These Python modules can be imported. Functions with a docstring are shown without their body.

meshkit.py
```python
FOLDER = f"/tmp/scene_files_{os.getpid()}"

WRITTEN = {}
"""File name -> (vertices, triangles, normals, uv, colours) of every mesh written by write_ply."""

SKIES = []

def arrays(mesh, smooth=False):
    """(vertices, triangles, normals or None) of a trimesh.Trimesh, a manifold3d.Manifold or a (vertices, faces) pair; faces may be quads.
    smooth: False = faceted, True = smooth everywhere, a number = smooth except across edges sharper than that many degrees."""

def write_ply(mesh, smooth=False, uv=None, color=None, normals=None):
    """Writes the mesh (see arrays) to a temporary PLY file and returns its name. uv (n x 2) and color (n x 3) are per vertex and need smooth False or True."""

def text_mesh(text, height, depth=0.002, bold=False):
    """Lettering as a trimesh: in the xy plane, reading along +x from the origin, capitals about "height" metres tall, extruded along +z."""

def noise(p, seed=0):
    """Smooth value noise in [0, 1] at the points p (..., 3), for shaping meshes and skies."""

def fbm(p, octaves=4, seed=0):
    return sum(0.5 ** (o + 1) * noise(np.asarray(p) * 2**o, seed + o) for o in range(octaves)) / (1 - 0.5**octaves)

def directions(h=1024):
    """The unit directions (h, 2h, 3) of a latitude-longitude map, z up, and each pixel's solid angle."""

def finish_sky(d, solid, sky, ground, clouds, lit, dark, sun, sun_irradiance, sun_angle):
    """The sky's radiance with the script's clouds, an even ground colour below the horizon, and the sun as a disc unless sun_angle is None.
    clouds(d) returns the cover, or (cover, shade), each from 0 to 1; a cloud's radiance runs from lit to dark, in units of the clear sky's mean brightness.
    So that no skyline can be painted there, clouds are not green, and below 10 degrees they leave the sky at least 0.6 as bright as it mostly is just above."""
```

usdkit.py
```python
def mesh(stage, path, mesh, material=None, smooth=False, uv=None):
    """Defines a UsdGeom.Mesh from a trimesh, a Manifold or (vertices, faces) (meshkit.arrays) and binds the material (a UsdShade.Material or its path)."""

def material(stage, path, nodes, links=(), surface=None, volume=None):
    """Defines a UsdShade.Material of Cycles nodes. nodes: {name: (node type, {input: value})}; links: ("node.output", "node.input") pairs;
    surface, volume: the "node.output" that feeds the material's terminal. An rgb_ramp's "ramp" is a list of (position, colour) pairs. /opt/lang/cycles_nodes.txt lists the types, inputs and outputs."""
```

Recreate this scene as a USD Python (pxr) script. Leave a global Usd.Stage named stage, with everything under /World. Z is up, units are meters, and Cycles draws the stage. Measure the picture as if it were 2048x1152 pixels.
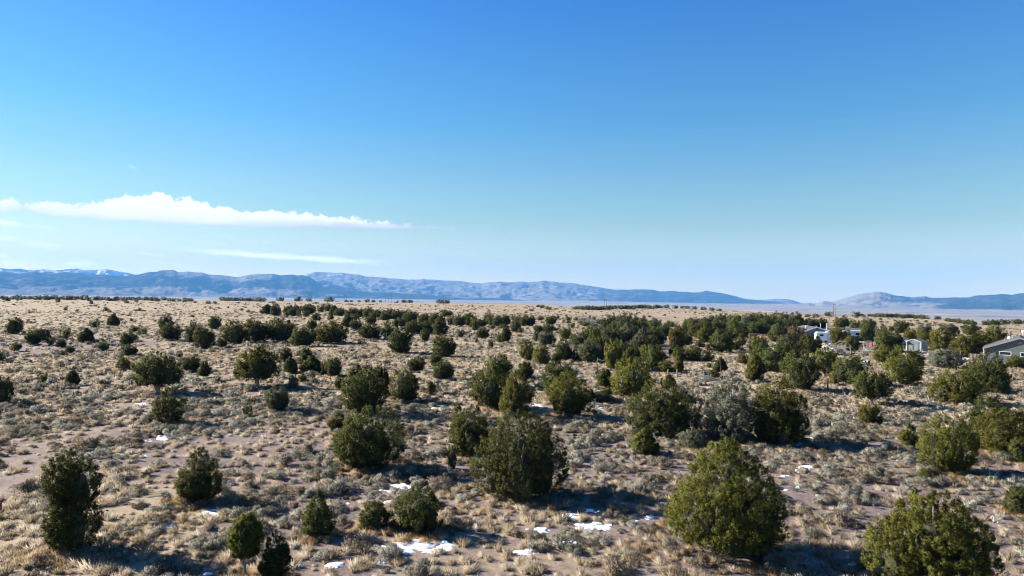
import math, random
import numpy as np
import trimesh
import usdkit, meshkit
from pxr import Usd, UsdGeom, UsdLux, UsdShade, Gf, Sdf, Vt

stage = Usd.Stage.CreateInMemory()
UsdGeom.SetStageUpAxis(stage, 'Z')
UsdGeom.SetStageMetersPerUnit(stage, 1.0)
world = UsdGeom.Xform.Define(stage, '/World')
stage.SetDefaultPrim(world.GetPrim())
UsdGeom.Scope.Define(stage, '/World/Looks')

# ------------------------------------------------------------------ camera
CAM_H = 12.0
PITCH = math.radians(0.59)
ROLL = math.radians(0.85)
FL = 1366.0                                   # focal length in pixels of the 2048 wide photograph
_cp, _sp = math.cos(PITCH), math.sin(PITCH)
F0, R0, U0 = np.array([0, _cp, _sp]), np.array([1.0, 0, 0]), np.array([0, -_sp, _cp])
CF = F0
CR = R0 * math.cos(ROLL) + U0 * math.sin(ROLL)
CU = -R0 * math.sin(ROLL) + U0 * math.cos(ROLL)
CO = np.array([0, 0, CAM_H])
cam = UsdGeom.Camera.Define(stage, '/World/camera')
cam.CreateHorizontalApertureAttr(36.0)
cam.CreateFocalLengthAttr(36.0 * FL / 2048.0)
cam.CreateClippingRangeAttr(Gf.Vec2f(0.5, 120000.0))
cam.CreateExposureAttr(1.72)
_m = Gf.Matrix4d(1.0)
_m.SetRow(0, Gf.Vec4d(*CR, 0)); _m.SetRow(1, Gf.Vec4d(*CU, 0)); _m.SetRow(2, Gf.Vec4d(*(-CF), 0)); _m.SetRow(3, Gf.Vec4d(*CO, 1))
cam.AddTransformOp().Set(_m)

# ------------------------------------------------------------------ sky and sun
SUN = np.array([-0.95, 0.31, 0.0]); SUN /= np.linalg.norm(SUN)
SUN_EL = math.radians(26.5)
SUN = np.array([SUN[0] * math.cos(SUN_EL), SUN[1] * math.cos(SUN_EL), math.sin(SUN_EL)])
SUN_ROT = math.atan2(SUN[0], SUN[1])


def px_azel(px, py):
    d = CF + CR * ((px - 1024) / FL) + CU * ((576 - py) / FL)
    return math.atan2(d[0], d[1]), math.atan2(d[2], math.hypot(d[0], d[1]))


def cloud_ramp(points, lo, hi, az0, az1):
    """Piecewise-linear edge of a cloud (pixels) as a ramp over azimuth of elevation scaled to 0..1."""
    out = []
    for px, py in points:
        a, e = px_azel(px, py)
        out.append(((a - az0) / (az1 - az0), ((e - lo) / (hi - lo),) * 3))
    return sorted(out, key=lambda s: s[0])


AZ0, AZ1, EL0, EL1 = -0.75, 0.05, 0.0, 0.2
top_pts = [(-80, 405), (0, 398), (20, 391), (45, 409), (60, 405), (90, 404), (150, 409), (190, 405), (215, 397), (250, 388), (270, 389), (285, 391), (320, 386), (345, 395),
           (375, 394), (400, 402), (430, 408), (470, 418), (500, 421), (550, 423), (620, 428), (690, 433), (740, 441), (800, 446), (850, 452), (900, 457)]
bot_pts = [(-80, 425), (0, 423), (50, 418), (62, 426), (100, 431), (150, 436), (200, 440), (230, 444), (330, 446), (430, 453), (500, 454), (560, 454), (650, 457), (740, 461), (800, 461), (850, 458), (900, 457)]
sky_nodes = {
    'tc': ('texture_coordinate', {}),
    'sep': ('separate_xyz', {}),
    'az': ('math', {'math_type': 'arctan2'}),
    'el': ('math', {'math_type': 'arcsine'}),
    'azn': ('map_range', {'from_min': AZ0, 'from_max': AZ1, 'to_min': 0.0, 'to_max': 1.0, 'clamp': True}),
    'eln': ('map_range', {'from_min': EL0, 'from_max': EL1, 'to_min': 0.0, 'to_max': 1.0, 'clamp': False}),
    'top': ('rgb_ramp', {'ramp': cloud_ramp(top_pts, EL0, EL1, AZ0, AZ1)}),
    'bot': ('rgb_ramp', {'ramp': cloud_ramp(bot_pts, EL0, EL1, AZ0, AZ1)}),
    'topv': ('rgb_to_bw', {}), 'botv': ('rgb_to_bw', {}),
    # puffy noise for the top edge
    'n1': ('noise_texture', {'scale': 95.0, 'detail': 7.0, 'roughness': 0.66, 'lacunarity': 2.2, 'distortion': 0.2}),
    'n1s': ('math', {'math_type': 'multiply_add', 'value2': 0.15, 'value3': -0.079}),
    'map2': ('mapping', {'scale': (1.0, 1.0, 5.0)}),
    'n2': ('noise_texture', {'scale': 26.0, 'detail': 5.0, 'roughness': 0.6}),
    'n2s': ('math', {'math_type': 'multiply_add', 'value2': 0.05, 'value3': -0.025}),
    'dt': ('math', {'math_type': 'subtract'}), 'dt2': ('math', {'math_type': 'add'}),
    'ct': ('map_range', {'range_type': 'smoothstep', 'from_min': -0.008, 'from_max': 0.012, 'to_min': 0.0, 'to_max': 1.0, 'clamp': True}),
    'db': ('math', {'math_type': 'subtract'}), 'db2': ('math', {'math_type': 'add'}),
    'cb': ('map_range', {'range_type': 'smoothstep', 'from_min': -0.012, 'from_max': 0.025, 'to_min': 0.0, 'to_max': 1.0, 'clamp': True}),
    'cov': ('math', {'math_type': 'multiply'}),
    'thin': ('map_range', {'from_min': 0.88, 'from_max': 0.99, 'to_min': 1.0, 'to_max': 0.0, 'clamp': True}),
    'cov2': ('math', {'math_type': 'multiply'}),
    # shade of the cloud's flat base, where it is thick
    'sh': ('map_range', {'range_type': 'smoothstep', 'from_min': 0.0, 'from_max': 0.085, 'to_min': 1.0, 'to_max': 0.0, 'clamp': True}),
    'shn': ('map_range', {'from_min': 0.40, 'from_max': 0.62, 'to_min': 0.35, 'to_max': 1.0, 'clamp': True}),
    'shm': ('math', {'math_type': 'multiply'}),
    'ccol': ('mix_color', {'a': (7.4, 7.35, 7.2), 'b': (4.2, 4.4, 5.0), 'use_clamp': False}),
    'sky': ('sky_texture', {'sky_type': 'single_scattering', 'sun_disc': False, 'sun_elevation': SUN_EL, 'sun_rotation': SUN_ROT, 'altitude': 1800.0,
                            'air_density': 1.0, 'aerosol_density': 0.10, 'ozone_density': 1.5}),
    'sat': ('rgb_ramp', {'ramp': [(0.0, (0.12,) * 3), (0.12, (0.30,) * 3), (0.28, (0.52,) * 3), (0.6, (0.67,) * 3), (1.0, (0.695,) * 3)]}), 'satn': ('map_range', {'from_min': 0.0, 'from_max': 0.40, 'to_min': 0.0, 'to_max': 1.0, 'clamp': True}), 'satv': ('rgb_to_bw', {}), 'satm': ('math', {'math_type': 'multiply', 'value2': 2.0}),
    'val': ('rgb_ramp', {'ramp': [(0.0, (0.56,) * 3), (0.25, (0.57,) * 3), (0.6, (0.89,) * 3), (1.0, (1.13,) * 3)]}), 'valv': ('rgb_to_bw', {}), 'valm': ('math', {'math_type': 'multiply', 'value2': 1.08}),
    'hue': ('rgb_ramp', {'ramp': [(0.0, (0.475,) * 3), (0.3, (0.476,) * 3), (0.65, (0.494,) * 3), (1.0, (0.509,) * 3)]}), 'huev': ('rgb_to_bw', {}),
    'hsv': ('hsv', {'hue': 0.5, 'saturation': 1.12, 'value': 1.0}),
    'tint': ('rgb_ramp', {'ramp': [(0.0, (1.0, 0.90, 0.56)), (0.2, (0.88, 0.82, 0.62)), (0.45, (0.70, 0.69, 0.66)), (1.0, (0.667, 0.667, 0.667))]}), 'tinm': ('mix_color', {'blend_type': 'multiply', 'fac': 1.0, 'use_clamp': False}), 'tin2': ('mix_color', {'blend_type': 'multiply', 'fac': 1.0, 'use_clamp': False, 'b': (1.5, 1.5, 1.5)}),
    'mix': ('mix_color', {}),
    'bg': ('background_shader', {'strength': 0.052}),
}
sky_links = [('tc.generated', 'sep.vector'), ('sep.x', 'az.value1'), ('sep.y', 'az.value2'), ('sep.z', 'el.value1'), ('az.value', 'azn.value'), ('el.value', 'eln.value'),
             ('azn.result', 'top.fac'), ('azn.result', 'bot.fac'), ('top.color', 'topv.color'), ('bot.color', 'botv.color'),
             ('tc.generated', 'n1.vector'), ('n1.fac', 'n1s.value1'), ('tc.generated', 'map2.vector'), ('map2.vector', 'n2.vector'), ('n2.fac', 'n2s.value1'),
             ('topv.val', 'dt.value1'), ('eln.result', 'dt.value2'), ('dt.value', 'dt2.value1'), ('n1s.value', 'dt2.value2'), ('dt2.value', 'ct.value'),
             ('eln.result', 'db.value1'), ('botv.val', 'db.value2'), ('db.value', 'db2.value1'), ('n2s.value', 'db2.value2'), ('db2.value', 'cb.value'),
             ('ct.result', 'cov.value1'), ('cb.result', 'cov.value2'), ('azn.result', 'thin.value'), ('cov.value', 'cov2.value1'), ('thin.result', 'cov2.value2'),
             ('db2.value', 'sh.value'), ('azn.result', 'shn.value'), ('sh.result', 'shm.value1'), ('shn.result', 'shm.value2'), ('shm.value', 'ccol.fac'),
             ('sky.color', 'hsv.color'), ('el.value', 'satn.value'), ('satn.result', 'sat.fac'), ('satn.result', 'val.fac'), ('satn.result', 'tint.fac'), ('hsv.color', 'tinm.a'), ('tint.color', 'tinm.b'), ('tinm.result', 'tin2.a'), ('satn.result', 'hue.fac'), ('hue.color', 'huev.color'), ('huev.val', 'hsv.hue'), ('val.color', 'valv.color'), ('valv.val', 'valm.value1'), ('valm.value', 'hsv.value'), ('sat.color', 'satv.color'), ('satv.val', 'satm.value1'), ('satm.value', 'hsv.saturation'), ('ccol.result', 'mix.b')]
prev = 'tin2.result'
# thin streaks: (pixels of the streak's two ends, half thickness in px, strength)
streaks = [((330, 496), (810, 529), 8.0, 0.8), ((480, 507), (700, 522), 5.0, 0.3), ((-40, 441), (52, 452), 7.0, 0.45), ((-60, 472), (45, 478), 7.0, 0.30), ((30, 484), (140, 495), 7.0, 0.30), ((60, 449), (110, 456), 5.0, 0.15),
           ((115, 526), (200, 529), 6.0, 0.75), ((-20, 510), (25, 513), 5.0, 0.45), ((270, 505), (340, 513), 6.0, 0.22), ((0, 525), (60, 528), 7.0, 0.28), ((252, 329), (278, 337), 4.0, 0.12), ((215, 516), (420, 536), 8.0, 0.18)]
for i, ((xa, ya), (xb, yb), th, s) in enumerate(streaks):
    (a0, e0), (a1, e1) = px_azel(xa, ya), px_azel(xb, yb)
    sl, hw = (e1 - e0) / (a1 - a0), th / FL
    n = f's{i}_'
    sky_nodes.update({n + 'e': ('math', {'math_type': 'multiply_add', 'value2': sl, 'value3': e0 - sl * a0}),
                      n + 'd': ('math', {'math_type': 'subtract'}), n + 'w': ('math', {'math_type': 'multiply_add', 'value2': 0.010}), n + 'b': ('math', {'math_type': 'subtract', 'value2': 0.0050}), n + 'a': ('math', {'math_type': 'absolute'}),
                      n + 'm': ('map_range', {'range_type': 'smoothstep', 'from_min': 0.0, 'from_max': hw, 'to_min': 1.0, 'to_max': 0.0, 'clamp': True}),
                      n + 'l': ('map_range', {'range_type': 'smoothstep', 'from_min': a0, 'from_max': a0 + 0.35 * (a1 - a0), 'to_min': 0.0, 'to_max': 1.0, 'clamp': True}),
                      n + 'r': ('map_range', {'range_type': 'smoothstep', 'from_min': a1 - 0.35 * (a1 - a0), 'from_max': a1, 'to_min': 1.0, 'to_max': 0.0, 'clamp': True}),
                      n + 'p': ('math', {'math_type': 'multiply'}), n + 'q': ('math', {'math_type': 'multiply'}), n + 'z': ('math', {'math_type': 'multiply', 'value2': s}),
                      n + 'x': ('mix_color', {'b': (9.4, 9.5, 9.2)})})
    sky_links += [('az.value', n + 'e.value1'), ('el.value', n + 'd.value1'), (n + 'e.value', n + 'd.value2'), ('n2.fac', n + 'w.value1'), (n + 'd.value', n + 'w.value3'), (n + 'w.value', n + 'b.value1'), (n + 'b.value', n + 'a.value1'), (n + 'a.value', n + 'm.value'),
                  ('az.value', n + 'l.value'), ('az.value', n + 'r.value'), (n + 'l.result', n + 'p.value1'), (n + 'r.result', n + 'p.value2'), (n + 'p.value', n + 'q.value1'), (n + 'm.result', n + 'q.value2'), (n + 'q.value', n + 'z.value1'),
                  (n + 'z.value', n + 'x.fac'), (prev, n + 'x.a')]
    prev = n + 'x.result'
sky_links += [(prev, 'mix.a'), ('cov2.value', 'mix.fac'), ('mix.result', 'bg.color')]
sky_mat = usdkit.material(stage, '/World/Looks/sky_air', sky_nodes, sky_links, surface='bg.background')
dome = UsdLux.DomeLight.Define(stage, '/World/sky')
dome.CreateIntensityAttr(1.0)
UsdShade.MaterialBindingAPI.Apply(dome.GetPrim()).Bind(sky_mat)
sun = UsdLux.DistantLight.Define(stage, '/World/sun')
sun.CreateIntensityAttr(1.25)
sun.CreateAngleAttr(0.5)
sun.CreateNormalizeAttr(True)
sun.CreateColorAttr(Gf.Vec3f(1.0, 0.93, 0.82))
_z = SUN
_x = np.cross([0, 0, 1.0], _z); _x /= np.linalg.norm(_x)
_y = np.cross(_z, _x)
_m = Gf.Matrix4d(1.0)
_m.SetRow(0, Gf.Vec4d(*_x, 0)); _m.SetRow(1, Gf.Vec4d(*_y, 0)); _m.SetRow(2, Gf.Vec4d(*_z, 0)); _m.SetRow(3, Gf.Vec4d(*(SUN * 200 + CO), 1))
sun.AddTransformOp().Set(_m)
HAZE_DENSITY = 2.7e-5
HAZE_COLOR = (0.14, 0.42, 0.88)

# ------------------------------------------------------------------ helpers
USED = {}


def numbered(parent, name):
    k = (str(parent), name)
    n = USED.get(k, 0)
    USED[k] = n + 1
    return f'{parent}/{name}' if n == 0 else f'{parent}/{name}_{n:03d}'


def path_of(p):
    return '/World' if p is None else str(p.GetPath())


def tag(o, label=None, cat=None, group=None, kind=None):
    p = o.GetPrim() if hasattr(o, 'GetPrim') else o
    for k, v in (('label', label), ('category', cat), ('group', group), ('kind', kind)):
        if v:
            p.SetCustomDataByKey(k, v)
    return p


def empty(name, loc=(0, 0, 0), rotz=0.0, scale=None):
    x = UsdGeom.Xform.Define(stage, numbered('/World', name))
    x.AddTranslateOp().Set(Gf.Vec3d(*map(float, loc)))
    if rotz:
        x.AddRotateZOp().Set(math.degrees(rotz))
    if scale is not None:
        x.AddScaleOp().Set(Gf.Vec3f(*map(float, scale)))
    return x.GetPrim()


def part(name, mesh, mat, parent=None, smooth=False, normals=None, raw=None):
    p = raw or numbered(path_of(parent), name)
    m = usdkit.mesh(stage, p, mesh, mat, smooth)
    if normals is not None:
        m.CreateNormalsAttr(Vt.Vec3fArray.FromNumpy(np.asarray(normals, np.float32)))
        m.SetNormalsInterpolation('vertex')
    return m.GetPrim()


def primvar(prim, name, values):
    UsdGeom.PrimvarsAPI(prim).CreatePrimvar(name, Sdf.ValueTypeNames.FloatArray, 'vertex').Set(Vt.FloatArray.FromNumpy(np.asarray(values, np.float32)))


def box(sx, sy, sz, at=(0, 0, 0), rotz=0.0):
    """A box standing on at."""
    m = trimesh.creation.box([sx, sy, sz])
    m.apply_translation([0, 0, sz / 2])
    if rotz:
        m.apply_transform(trimesh.transformations.rotation_matrix(rotz, [0, 0, 1]))
    m.apply_translation(at)
    return m


def bar(a, b, r0, r1=None, sides=7):
    """A tapered round bar from a to b."""
    a, b = np.asarray(a, float), np.asarray(b, float)
    r1 = r0 if r1 is None else r1
    t = (b - a) / np.linalg.norm(b - a)
    u = np.cross(t, [0, 0, 1.0] if abs(t[2]) < 0.9 else [1.0, 0, 0]); u /= np.linalg.norm(u)
    w = np.cross(t, u)
    an = np.arange(sides) * 2 * np.pi / sides
    ring = np.cos(an)[:, None] * u + np.sin(an)[:, None] * w
    v = np.vstack([a + ring * r0, b + ring * r1, a[None], b[None]])
    f = []
    for i in range(sides):
        j = (i + 1) % sides
        f += [[i, j, sides + j], [i, sides + j, sides + i], [j, i, 2 * sides], [sides + i, sides + j, 2 * sides + 1]]
    return trimesh.Trimesh(v, f, process=False)


def limb(points, radii, sides=7):
    """A bent tapering limb."""
    return trimesh.util.concatenate([bar(points[i], points[i + 1], radii[i], radii[i + 1], sides) for i in range(len(points) - 1)])


def join(ms):
    return trimesh.util.concatenate(ms)


def prism(outline, x0, x1):
    """Outline in (y, z), extruded from x0 to x1."""
    from shapely.geometry import Polygon
    m = trimesh.creation.extrude_polygon(Polygon(outline), x1 - x0, engine='earcut')
    v = m.vertices
    m = trimesh.Trimesh(np.stack([v[:, 2] + x0, v[:, 0], v[:, 1]], 1), m.faces, process=False)
    m.fix_normals()
    return m


def smoothstep(a, b, x):
    t = np.clip((np.asarray(x, float) - a) / (b - a), 0, 1)
    return t * t * (3 - 2 * t)


def fbm2(x, y, scale, octaves=4, seed=0):
    p = np.stack([np.asarray(x, float) / scale, np.asarray(y, float) / scale, np.zeros_like(np.asarray(x, float)) + 0.37], -1)
    return meshkit.fbm(p, octaves, seed)


def simple(name, color, rough=0.8, metallic=0.0, noise=None, spec=0.3, bump=0.0):
    """A plain painted, wooden or metal look with tone variation in object space. noise: (scale, amount)."""
    nodes = {'p': ('principled_bsdf', {'roughness': rough, 'metallic': metallic, 'specular_ior_level': spec, 'base_color': color})}
    links = []
    if noise:
        s, a = noise
        nodes.update({'tc': ('geometry', {}), 'n': ('noise_texture', {'scale': s, 'detail': 5.0, 'roughness': 0.65}),
                      'r': ('rgb_ramp', {'ramp': [(0.25, tuple(c * (1 - a) for c in color)), (0.75, tuple(min(1, c * (1 + a)) for c in color))]})})
        links += [('tc.position', 'n.vector'), ('n.fac', 'r.fac'), ('r.color', 'p.base_color')]
        if bump:
            nodes['b'] = ('bump', {'strength': bump, 'distance': 0.02})
            links += [('n.fac', 'b.height'), ('b.normal', 'p.normal')]
    return usdkit.material(stage, '/World/Looks/' + name, nodes, links, surface='p.BSDF')


# ------------------------------------------------------------------ terrain shape
# rim of the plateau: (column, row) in the photograph where the plain ends against the valley, turned into bearing and distance
RIM = [(-700, 588), (-300, 590), (0, 592), (250, 594), (450, 598), (512, 599.5), (640, 600.5), (760, 603), (900, 607), (1024, 607.5), (1060, 606), (1090, 609.5), (1110, 612), (1140, 613.5), (1200, 616), (1320, 616), (1400, 617.5),
       (1460, 621), (1540, 625), (1620, 630), (1690, 632), (1750, 632), (1800, 634), (1850, 637.5), (1890, 640), (1930, 645), (1960, 649), (2048, 648), (2300, 655), (2700, 662)]
_ra, _rd = [], []
for _px, _py in RIM:
    _d = CF + CR * ((_px - 1024) / FL) + CU * ((576 - _py) / FL)
    _ra.append(math.atan2(_d[0], _d[1])); _rd.append(CAM_H / max(1e-4, -_d[2] / math.hypot(_d[0], _d[1])))
_ra, _rd = np.array(_ra), np.minimum(np.array(_rd), 900.0)


def ground(x, y):
    x, y = np.asarray(x, float), np.asarray(y, float)
    r, az = np.hypot(x, y), np.arctan2(x, y)
    z = (fbm2(x, y, 60, 3, 5) - 0.5) * 1.1 * smoothstep(15, 70, r) + (fbm2(x, y, 9, 3, 8) - 0.5) * 0.34 + (fbm2(x, y, 1.9, 3, 9) - 0.5) * 0.13 * (1 - smoothstep(60, 160, r))
    # shallow wash far left and the ravine right of the middle
    ga, gb = px_azel(1150, 640)[0], px_azel(1440, 640)[0]
    w = smoothstep(ga, ga + 0.05, az) * (1 - smoothstep(gb - 0.06, gb + 0.03, az))
    z = z - w * 6.0 * smoothstep(255, 340, r) * (1 - smoothstep(365, 470, r))
    rim = np.interp(az, _ra, _rd, left=_rd[0], right=_rd[-1])
    rim = np.where(np.abs(az) > 1.35, 800.0, rim)
    fall = smoothstep(0, 1, (r - rim) / 900.0)
    z = z * (1 - fall) - 150.0 * fall + fall * (fbm2(x, y, 2500, 3, 3) - 0.5) * 30
    return z


def ray(px, py):
    d = CF + CR * ((px - 1024) / FL) + CU * ((576 - py) / FL)
    return d / np.linalg.norm(d)


_STEPS = np.concatenate([np.arange(20, 200, 0.5), np.arange(200, 2500, 2.0)])


def at(px, py):
    """The ground point under a pixel of the photograph."""
    d = ray(px, py)
    h = math.hypot(d[0], d[1])
    s = _STEPS / h
    g = CO[2] + d[2] * s - ground(d[0] * s, d[1] * s)
    i = int(np.argmax(g < 0)) if (g < 0).any() else len(s) - 1
    edge = float(np.interp(math.atan2(d[0], d[1]), _ra, _rd)) - 6
    if s[i] * h > edge:                          # nothing stands beyond the plain's rim
        p = np.array([d[0], d[1]]) / h * edge
        return np.array([p[0], p[1], float(ground(p[0], p[1]))])
    a, b = s[max(i - 1, 0)], s[i]
    for _ in range(14):
        c = (a + b) / 2
        if CO[2] + d[2] * c - float(ground(d[0] * c, d[1] * c)) < 0:
            b = c
        else:
            a = c
    p = CO + d * b
    return np.array([p[0], p[1], float(ground(p[0], p[1]))])


def depth_of(p):
    return float(np.dot(np.asarray(p) - CO, CF))


def height_to(p, px, py):
    """Height above p at which the row py of the photograph lies."""
    d = ray(px, py)
    t = math.hypot(p[0], p[1]) / math.hypot(d[0], d[1])
    return CO[2] + d[2] * t - p[2]


def project(p):
    q = np.asarray(p, float) - CO
    w = q @ CF
    return 1024 + FL * (q @ CR) / w, 576 - FL * (q @ CU) / w


# cover: how grassy (golden) and how sage-grey each spot is, from 0 to 1
TRACK = [(-60, 1010), (60, 925), (170, 870), (290, 835), (380, 790), (440, 772), (500, 765), (600, 757)]
_tr = []


def track_distance(x, y):
    if not _tr:
        _tr.extend([at(*p)[:2] for p in TRACK])
    q = np.stack([np.asarray(x, float), np.asarray(y, float)], -1)
    best = np.full(q.shape[:-1], 1e9)
    for a, b in zip(_tr[:-1], _tr[1:]):
        ab = b - a
        t = np.clip(((q - a) @ ab) / (ab @ ab), 0, 1)
        best = np.minimum(best, np.linalg.norm(q - (a + t[..., None] * ab), axis=-1))
    return best


def grassiness(x, y):
    x, y = np.asarray(x, float), np.asarray(y, float)
    r, az = np.hypot(x, y), np.arctan2(x, y)
    left = 1 - smoothstep(-0.1, 0.25, az)
    far = smoothstep(215, 260, r + 40 * (fbm2(x, y, 50, 3, 21) - 0.5)) * (0.75 + 0.25 * left)
    wash = left * np.exp(-((r - 180) / 32) ** 2) * (1 - smoothstep(-0.25, 0.0, az))
    mid = 0.30 + 0.35 * smoothstep(60, 150, r)
    yard = smoothstep(0.36, 0.44, az) * np.exp(-((r - 150) / 35) ** 2)
    corner = np.exp(-(((x + 22) / 6) ** 2 + ((y - 34) / 7) ** 2)) * 0.5
    g = mid * (1 - far) + 0.95 * far - 0.38 * wash + 0.45 * yard + corner
    return np.clip(g + (fbm2(x, y, 14, 4, 31) - 0.5) * 0.9, 0, 1)

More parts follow.
